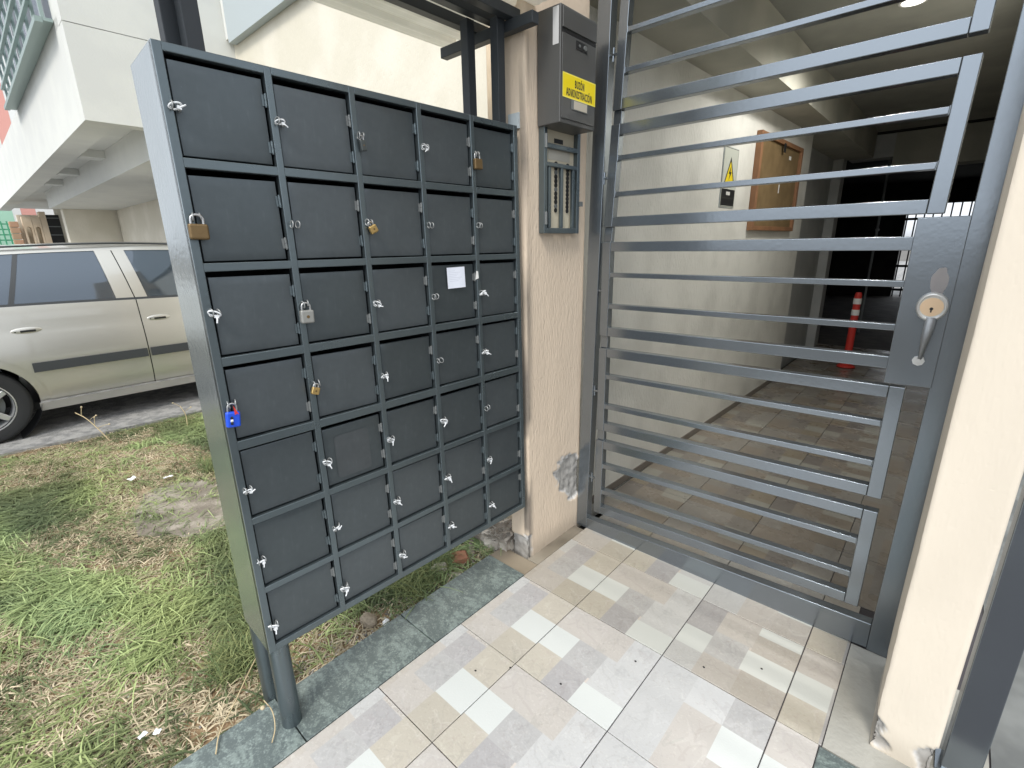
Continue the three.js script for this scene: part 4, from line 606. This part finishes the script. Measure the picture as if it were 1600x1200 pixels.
// ---------------------------------------------------------------- car
const car = thing('parked_car', 'champagne silver saloon car parked on the driveway beside the lawn', 'car', [-5.18, -0.02, 0.15]);
(() => {
  const paint = phy({ color: lin(0.55, 0.54, 0.5), roughness: 0.3, metalness: 0.6, clearcoat: 1, clearcoatRoughness: 0.05 }), trim = std({ color: lin(0.045, 0.05, 0.055), roughness: 0.55 });
  const glass = phy({ color: lin(0.09, 0.115, 0.145), roughness: 0.04, metalness: 0.6, clearcoat: 1, clearcoatRoughness: 0.02 }), tyre = std({ color: lin(0.02, 0.021, 0.022), roughness: 0.85 }), alloy = std({ color: lin(0.6, 0.61, 0.62), roughness: 0.3, metalness: 0.7 }), chrome = std({ color: lin(0.7, 0.7, 0.7), roughness: 0.15, metalness: 1 });
  // local: z towards the rear (+), x to the right side; side surface given by s (length) and t (height 0..1 up to the belt)
  const ZR = 2.2, ZF = -2.25, RA = 1.3, FA = -1.32, AR = 0.36, WY = 0.315, WR = 0.315;
  const endIn = (z) => 0.16 * sst(1.35, 2.25, z) + 0.22 * sst(-1.2, -2.3, z);
  const belt = (z) => 1.07 + 0.03 * sst(-0.8, 1.2, z) - 0.14 * sst(-0.9, -2.2, z) - 0.02 * sst(1.6, 2.2, z);
  const sill = (z) => 0.2 + 0.1 * sst(1.7, 2.2, z) + 0.08 * sst(-1.7, -2.25, z);
  const sideX = (z, y) => { const t = (y - 0.2) / 0.88; let x = 0.86 - 0.075 * Math.pow(clamp(0.28 - t) / 0.28, 1.6) - 0.05 * Math.pow(clamp(t - 0.5) / 0.5, 1.8) + 0.012 * Math.sin(Math.PI * clamp((t - 0.3) / 0.5)); return x - endIn(z); };
  const strip = (z0, z1, yLo, yHi, nz, ny, off = 0) => { const P = [], U = [], I = []; for (let j = 0; j <= ny; j++) for (let i = 0; i <= nz; i++) { const z = lerp(z0, z1, i / nz); let lo = yLo(z), hi = yHi(z); const y = lerp(lo, hi, j / ny); P.push(sideX(z, y) + off, y, z); U.push(z, y); } for (let j = 0; j < ny; j++) for (let i = 0; i < nz; i++) { const a = j * (nz + 1) + i; I.push(a, a + nz + 1, a + 1, a + 1, a + nz + 1, a + nz + 2); } const g = new THREE.BufferGeometry(); g.setAttribute('position', new THREE.Float32BufferAttribute(P, 3)); g.setAttribute('uv', new THREE.Float32BufferAttribute(U, 2)); g.setIndex(I); g.computeVertexNormals(); return g; };
  const flip = (g) => { const q = g.clone(); q.scale(-1, 1, 1); if (q.index) { const a = q.index.array; for (let i = 0; i < a.length; i += 3) { const t = a[i]; a[i] = a[i + 1]; a[i + 1] = t; } } q.computeVertexNormals(); return q; };
  const both = (name, g, m) => { mesh(name, g, m, car); mesh(name, flip(g), m, car); };
  const archLo = (z) => { let y = sill(z); for (const c of [RA, FA]) { const d = Math.abs(z - c); if (d < AR) y = Math.max(y, WY + Math.sqrt(AR * AR - d * d)); } return y; };
  const rocker = (z) => 0.285 - 0.0 * z;
  const seamR = 0.985 + 0.0;                                    // rear door's rear edge at the arch
  const B = 0.12, A = -0.93, gp = 0.004;
  // doors as panels of their own
  const dl = (z) => Math.max(rocker(z), archDoor(z)); const archDoor = (z) => { const d = Math.abs(z - RA); return d < AR + 0.06 ? WY + Math.sqrt((AR + 0.06) ** 2 - d * d) : 0; };
  both('rear_door', strip(B + gp, 1.18, dl, belt, 48, 18), paint);
  both('front_door', strip(A, B - gp, rocker, belt, 40, 18), paint);
  both('rear_wing', strip(1.188, ZR, (z) => Math.max(archLo(z), z < RA ? archLo(z) : 0), belt, 60, 16), paint);
  both('rear_wing_lip', strip(0.86, 1.19, (z) => (z < RA - AR ? 0.205 : archLo(z)), (z) => Math.max(archLo(z) + 0.002, archDoor(z) + 0.04, 0.33), 60, 4, -0.006), paint);
  both('front_wing', strip(ZF, A - 2 * gp, archLo, belt, 60, 16), paint);
  both('sill', strip(FA + AR - 0.01, RA - AR + 0.012, sill, (z) => rocker(z) - 0.006, 30, 4), paint);
  both('sill_moulding', strip(FA + AR, RA - AR + 0.005, (z) => rocker(z) - 0.008, (z) => rocker(z) + 0.006, 20, 1, 0.012), chrome);
  both('door_moulding', (() => { const g = strip(B + 0.012, 0.93, () => 0.552, (z) => 0.632, 24, 4, 0.014); return g; })(), trim);
  both('door_moulding', strip(A + 0.03, B - 0.012, () => 0.552, () => 0.632, 24, 4, 0.014), trim);
  // dark inner shell seen in the gaps
  both('inner_shell', strip(ZF + 0.1, ZR - 0.1, (z) => Math.max(archLo(z), 0.24), (z) => belt(z) - 0.01, 50, 6, -0.025), M.black);
  both('wheel_arch', (() => { const L = []; for (const c of [RA, FA]) { const g = new THREE.CylinderGeometry(AR + 0.005, AR + 0.005, 0.3, 32, 1, true, -Math.PI / 2, Math.PI); g.rotateX(Math.PI / 2); g.rotateY(Math.PI / 2); const p = g.attributes.position; g.translate(0.67, WY, c); L.push(g); } return merge(L); })(), std({ color: lin(0.012, 0.012, 0.013), roughness: 0.9, side: THREE.DoubleSide }));
  // greenhouse
  const roofY = (z) => 1.61 - 0.05 * ((z - 0.1) / 1.2) ** 2;
  const topX = (z) => 0.6 - 0.03 * Math.abs(z); 
  const gh = (z0b, z1b, z0t, z1t, t0, t1, nz, off) => { const P = [], U = [], I = [], ny = 6; for (let j = 0; j <= ny; j++) for (let i = 0; i <= nz; i++) { const t = lerp(t0, t1, j / ny), s = i / nz, z = lerp(lerp(z0b, z1b, s), lerp(z0t, z1t, s), t), zb = z, yb = belt(zb), yt = roofY(z) - 0.045, y = lerp(yb, yt, t), x = lerp(sideX(zb, yb) - 0.02, topX(z), t) + 0.03 * Math.sin(Math.PI * t) + off; P.push(x, y, z); U.push(z, y); } for (let j = 0; j < ny; j++) for (let i = 0; i < nz; i++) { const a = j * (nz + 1) + i; I.push(a, a + nz + 1, a + 1, a + 1, a + nz + 1, a + nz + 2); } const g = new THREE.BufferGeometry(); g.setAttribute('position', new THREE.Float32BufferAttribute(P, 3)); g.setAttribute('uv', new THREE.Float32BufferAttribute(U, 2)); g.setIndex(I); g.computeVertexNormals(); return g; };
  both('side_window', gh(0.26, 0.93, 0.32, 0.8, 0.04, 0.92, 12, 0.0), glass);
  both('quarter_window', gh(0.965, 1.28, 0.83, 0.98, 0.04, 0.92, 6, 0.0), glass);
  both('side_window', gh(-0.92, 0.02, -0.42, 0.1, 0.04, 0.92, 12, 0.0), glass);
  both('window_divider', gh(0.93, 0.965, 0.8, 0.83, 0.03, 0.93, 2, 0.004), trim);
  both('centre_pillar', gh(0.124, 0.258, 0.2, 0.318, 0.0, 0.96, 3, 0.006), paint); both('centre_pillar', gh(0.022, 0.116, 0.102, 0.192, 0.0, 0.96, 3, 0.006), paint);
  both('rear_pillar', gh(1.28, 1.75, 0.98, 1.15, 0.0, 1, 6, 0.004), paint);
  both('front_pillar', gh(-1.15, -0.92, -0.55, -0.42, 0.0, 1, 4, 0.004), paint);
  both('window_rail', gh(-0.95, 1.3, -0.45, 1.0, 0.92, 1.0, 30, 0.006), paint); both('belt_strip', gh(-0.95, 1.3, -0.93, 1.28, -0.015, 0.04, 30, 0.008), trim);
  // roof, screens, bonnet, boot as one grid across
  const lid = (z0, z1, yf, xf, n = 24, m = 14) => { const P = [], U = [], I = []; for (let i = 0; i <= n; i++) for (let k = 0; k <= m; k++) { const z = lerp(z0, z1, i / n), s = (k / m) * 2 - 1, xw = xf(z); P.push(xw * s, yf(z) - 0.045 * Math.pow(Math.abs(s), 3), z); U.push(z, s); } for (let i = 0; i < n; i++) for (let k = 0; k < m; k++) { const a = i * (m + 1) + k; I.push(a, a + m + 1, a + 1, a + 1, a + m + 1, a + m + 2); } const g = new THREE.BufferGeometry(); g.setAttribute('position', new THREE.Float32BufferAttribute(P, 3)); g.setAttribute('uv', new THREE.Float32BufferAttribute(U, 2)); g.setIndex(I); g.computeVertexNormals(); return g; };
  const dbl = (m) => { const q = m.clone(); q.side = THREE.DoubleSide; return q; };
  mesh('roof', lid(-0.55, 1.15, roofY, topX), dbl(paint), car);
  mesh('windscreen', lid(-1.15, -0.55, (z) => lerp(1.07, roofY(-0.55), (z + 1.15) / 0.6), (z) => lerp(0.78, topX(-0.55), (z + 1.15) / 0.6)), dbl(glass), car);
  mesh('rear_screen', lid(1.15, 1.75, (z) => lerp(roofY(1.15), 1.1, (z - 1.15) / 0.6), (z) => lerp(topX(1.15), 0.76, (z - 1.15) / 0.6)), dbl(glass), car);
  mesh('boot', lid(1.75, 2.2, (z) => belt(z) + 0.03, (z) => sideX(z, belt(z))), dbl(paint), car);
  mesh('bonnet', lid(-2.25, -1.15, (z) => belt(z) + 0.03, (z) => sideX(z, belt(z))), dbl(paint), car);
  for (const s of [1, -1]) mesh('roof_gutter', tube([[s * 0.59, 1.57, -0.5], [s * 0.62, 1.59, 0.2], [s * 0.585, 1.56, 1.1]], 0.008, 20, 6), trim, car);
  mesh('rear_bumper', box(-0.7, 0.7, 0.3, 1.06, 2.1, 2.24, 0.06), paint, car); mesh('front_bumper', box(-0.64, 0.64, 0.28, 0.93, -2.32, -2.2, 0.05), paint, car);
  for (const s of [-1, 1]) { mesh('tail_lamp', box(s * 0.52 - 0.13, s * 0.52 + 0.13, 0.8, 0.98, 2.2, 2.26, 0.02), M.red, car); mesh('headlamp', box(s * 0.48 - 0.14, s * 0.48 + 0.14, 0.68, 0.82, -2.35, -2.25, 0.02), M.bright, car); }
  mesh('floor_pan', box(-0.7, 0.7, 0.2, 0.26, -2.1, 2.1), M.black, car);
  mesh('cabin_trim', box(-0.6, 0.6, 0.95, 1.08, -1.0, 1.3), M.black, car);
  for (const s of [-1, 1]) for (const [zc] of [[0.0], [0.92]]) {
    const yH = 0.9, xH = sideX(zc, yH); const g = new THREE.SphereGeometry(1, 20, 12); g.scale(0.012, 0.028, 0.098); g.translate(xH - 0.002, yH, zc - 0.02);
    const hd = mesh('door_handle', s > 0 ? g : flip(g), paint, car); const b = box(xH + 0.002, xH + 0.0125, yH - 0.012, yH + 0.006, zc - 0.075, zc + 0.02, 0.004); mesh('grip', s > 0 ? b : flip(b), M.black, hd); const k = cyl(0.005, 0.004, xH + 0.01, yH - 0.004, zc + 0.05, 'x', 10); mesh('keyhole', s > 0 ? k : flip(k), M.black, hd);
  }
  for (const s of [-1, 1]) for (const c of [RA, FA]) {
    const w = mesh('wheel', (() => { const g = new THREE.LatheGeometry([[0.21, -0.095], [0.285, -0.1], [0.308, -0.085], [0.315, -0.05], [0.315, 0.05], [0.308, 0.085], [0.285, 0.1], [0.215, 0.096], [0.2, 0.08], [0.2, -0.08], [0.21, -0.095]].map((p) => new THREE.Vector2(...p)), 48); g.rotateZ(-Math.PI / 2); return g; })(), tyre, car);
    w.position.set(s * 0.75, WY, c); if (s < 0) w.rotation.y = Math.PI;
    mesh('rim', (() => { const g = new THREE.LatheGeometry([[0.205, 0.094], [0.214, 0.097], [0.212, 0.088], [0.19, 0.05], [0.185, -0.05], [0.2, -0.08]].map((p) => new THREE.Vector2(...p)), 40); g.rotateZ(-Math.PI / 2); return g; })(), dbl(alloy), w);
    for (let k = 0; k < 5; k++) mesh('spoke', (() => { const g = new RoundedBoxGeometry(0.03, 0.165, 0.052, 1, 0.008); const p = g.attributes.position; for (let i = 0; i < p.count; i++) if (p.getY(i) > 0) p.setZ(i, p.getZ(i) * 0.8); g.translate(0.062, 0.118, 0); g.rotateX((k / 5) * 6.2832 + 0.25); return g; })(), alloy, w);
    mesh('hub', cyl(0.045, 0.05, 0.06, 0, 0, 'x', 20), alloy, w); mesh('brake_disc', cyl(0.15, 0.02, 0.0, 0, 0, 'x', 24), M.worn, w);
  }
})();

// ---------------------------------------------------------------- small things on the ground
function lump(name, label, cat, x, z, sx, sy, sz, mat, seed) {
  const g = new THREE.IcosahedronGeometry(1, 3), p = g.attributes.position; for (let i = 0; i < p.count; i++) { const a = p.getX(i), b = p.getY(i), c = p.getZ(i), n = 0.7 + 0.6 * fbm(a * 1.6 + seed, b * 1.6 + c * 1.3, seed, 3); p.setXYZ(i, a * n * sx, b * n * sy, c * n * sz); } g.computeVertexNormals();
  const m = solo(name, muv(g), mat, label, cat); m.position.set(x, soilH(x, z) + sy * 0.4, z); m.rotation.y = seed; return m;
}
lump('stone', 'rough grey-brown stone under the middle of the cabinet\'s lower edge', 'stone', -0.3, 0.47, 0.05, 0.03, 0.032, std({ map: mott(128, 50, [120, 108, 92], [160, 148, 130]), roughness: 1 }), 3.1);
lump('stone', 'small white stone lying at the edge of the granite kerb', 'stone', -0.235, 0.425, 0.016, 0.016, 0.013, M.white, 1.7);
(() => { const g = new THREE.BoxGeometry(0.085, 0.035, 0.06, 8, 4, 6), p = g.attributes.position; for (let i = 0; i < p.count; i++) { const x = p.getX(i), y = p.getY(i), z = p.getZ(i), n = fbm(x * 30 + 4, y * 30 + z * 24, 5, 3) - 0.5; p.setXYZ(i, x * (1 + 0.5 * n) + 0.3 * z, y * (1 + 0.5 * n), z * (1 + 0.6 * n - 3 * x)); } g.computeVertexNormals();
  const m = solo('brick_piece', muv(g), std({ map: mott(128, 51, [150, 104, 80], [182, 132, 106]), roughness: 0.95 }), 'broken orange brick piece near the pillar foot under the cabinet', 'brick'); m.position.set(-0.31, soilH(-0.31, -0.06) + 0.014, -0.06); m.rotation.set(0.3, 0.7, 0.15); })();
lump('stone', 'whitish plaster lump among green tufts left of the brick piece', 'stone', -0.33, 0.06, 0.04, 0.028, 0.034, M.plaster, 4.4);
lump('stone', 'flat pale plaster shard beside the kerb and orange brick piece', 'stone', -0.235, 0.03, 0.05, 0.008, 0.02, M.plaster, 0.4);
lump('stone', 'long thin grey rubble piece leaning at the pillar foot', 'stone', -0.34, -0.17, 0.075, 0.012, 0.016, M.concrete, 5.6);
function scrap(label, x, z, s, seed) { const g = new THREE.PlaneGeometry(s, s * 0.7, 6, 5), p = g.attributes.position; for (let i = 0; i < p.count; i++) p.setZ(i, 0.4 * s * (vn(p.getX(i) / s * 3 + seed, p.getY(i) / s * 3, seed) - 0.3)); g.rotateX(-Math.PI / 2 + 0.2); g.rotateY(seed); g.computeVertexNormals(); const m = solo('litter', g, std({ color: lin(0.75, 0.76, 0.78), roughness: 0.7, side: THREE.DoubleSide }), label, 'litter'); m.position.set(x, soilH(x, z) + 0.03, z); }
scrap('crumpled white litter on the grass left of the concrete patch', -2.66, 0.83, 0.05, 2); scrap('white litter scrap just above the concrete patch', -2.5, 0.66, 0.05, 4);
scrap('white scrap in dry grass near the bottom edge', -0.4, 1.235, 0.026, 5); scrap('lilac-white curled scrap beside another in the dry grass', -0.38, 1.2, 0.022, 7);
// dry stems
function stem(label, pts, r, heads) { const o = thing('dry_stem', label, 'dry stem'); mesh('stalk', tube(pts, r, 24, 5), std({ color: lin(0.5, 0.4, 0.24), roughness: 0.9 }), o); if (heads) for (const [a, b] of heads) { mesh('side_stalk', tube([a, [(a[0] + b[0]) / 2 + 0.004, (a[1] + b[1]) / 2 + 0.006, (a[2] + b[2]) / 2], b], r * 0.6, 8, 4), std({ color: lin(0.42, 0.34, 0.2), roughness: 0.9 }), o); const g = new THREE.IcosahedronGeometry(0.008, 1); g.scale(1, 0.8, 1); g.translate(...b); mesh('seed_head', g, std({ color: lin(0.5, 0.42, 0.28), roughness: 0.95 }), o); } }
stem('long pale dry stem lying from the grass onto the kerb by the cabinet legs', [[-0.42, 0.03, 0.86], [-0.34, 0.035, 0.93], [-0.27, 0.02, 1.0], [-0.2, 0.012, 1.07], [-0.14, 0.008, 1.1]], 0.0022);
stem('short curved dry stem at the foot of the front cabinet leg', [[-0.2, 0.025, 0.93], [-0.13, 0.03, 0.93], [-0.08, 0.015, 0.945], [-0.045, 0.009, 0.97]], 0.0018, [[[-0.16, 0.03, 0.93], [-0.15, 0.05, 0.95]]]);
stem('dry seeded weed in front of the car sill', [[-3.75, -0.03, 0.78], [-3.82, 0.08, 0.83], [-3.88, 0.17, 0.88], [-3.93, 0.22, 0.93]], 0.0035, [[[-3.82, 0.08, 0.83], [-3.72, 0.12, 0.76]], [[-3.86, 0.15, 0.86], [-3.78, 0.2, 0.82]], [[-3.9, 0.19, 0.9], [-3.96, 0.25, 0.88]], [[-3.84, 0.1, 0.84], [-3.93, 0.15, 0.82]]]);
stem('thin dry weed near the cabinet in front of the car', [[-3.6, -0.03, 0.25], [-3.63, 0.08, 0.24], [-3.66, 0.16, 0.26]], 0.003, [[[-3.64, 0.1, 0.245], [-3.58, 0.15, 0.2]], [[-3.65, 0.14, 0.25], [-3.7, 0.19, 0.3]]]);
for (const [x, z, i] of [[0.328, 0.267, 0], [0.508, 0.2, 1], [0.24, 0.36, 2], [0.86, -0.2, 3], [1.02, -0.33, 4], [0.66, -0.06, 5]]) { const m = solo('dropping', (() => { const g = new THREE.IcosahedronGeometry(0.0035, 1); g.scale(1.2, 0.6, 1); return g; })(), M.black, 'tiny dark crumb lying on the pale floor tiles', 'crumb', 'dark crumbs on the tiled floor'); m.position.set(x, 0.0022, z); }

renderer.render(scene, camera);
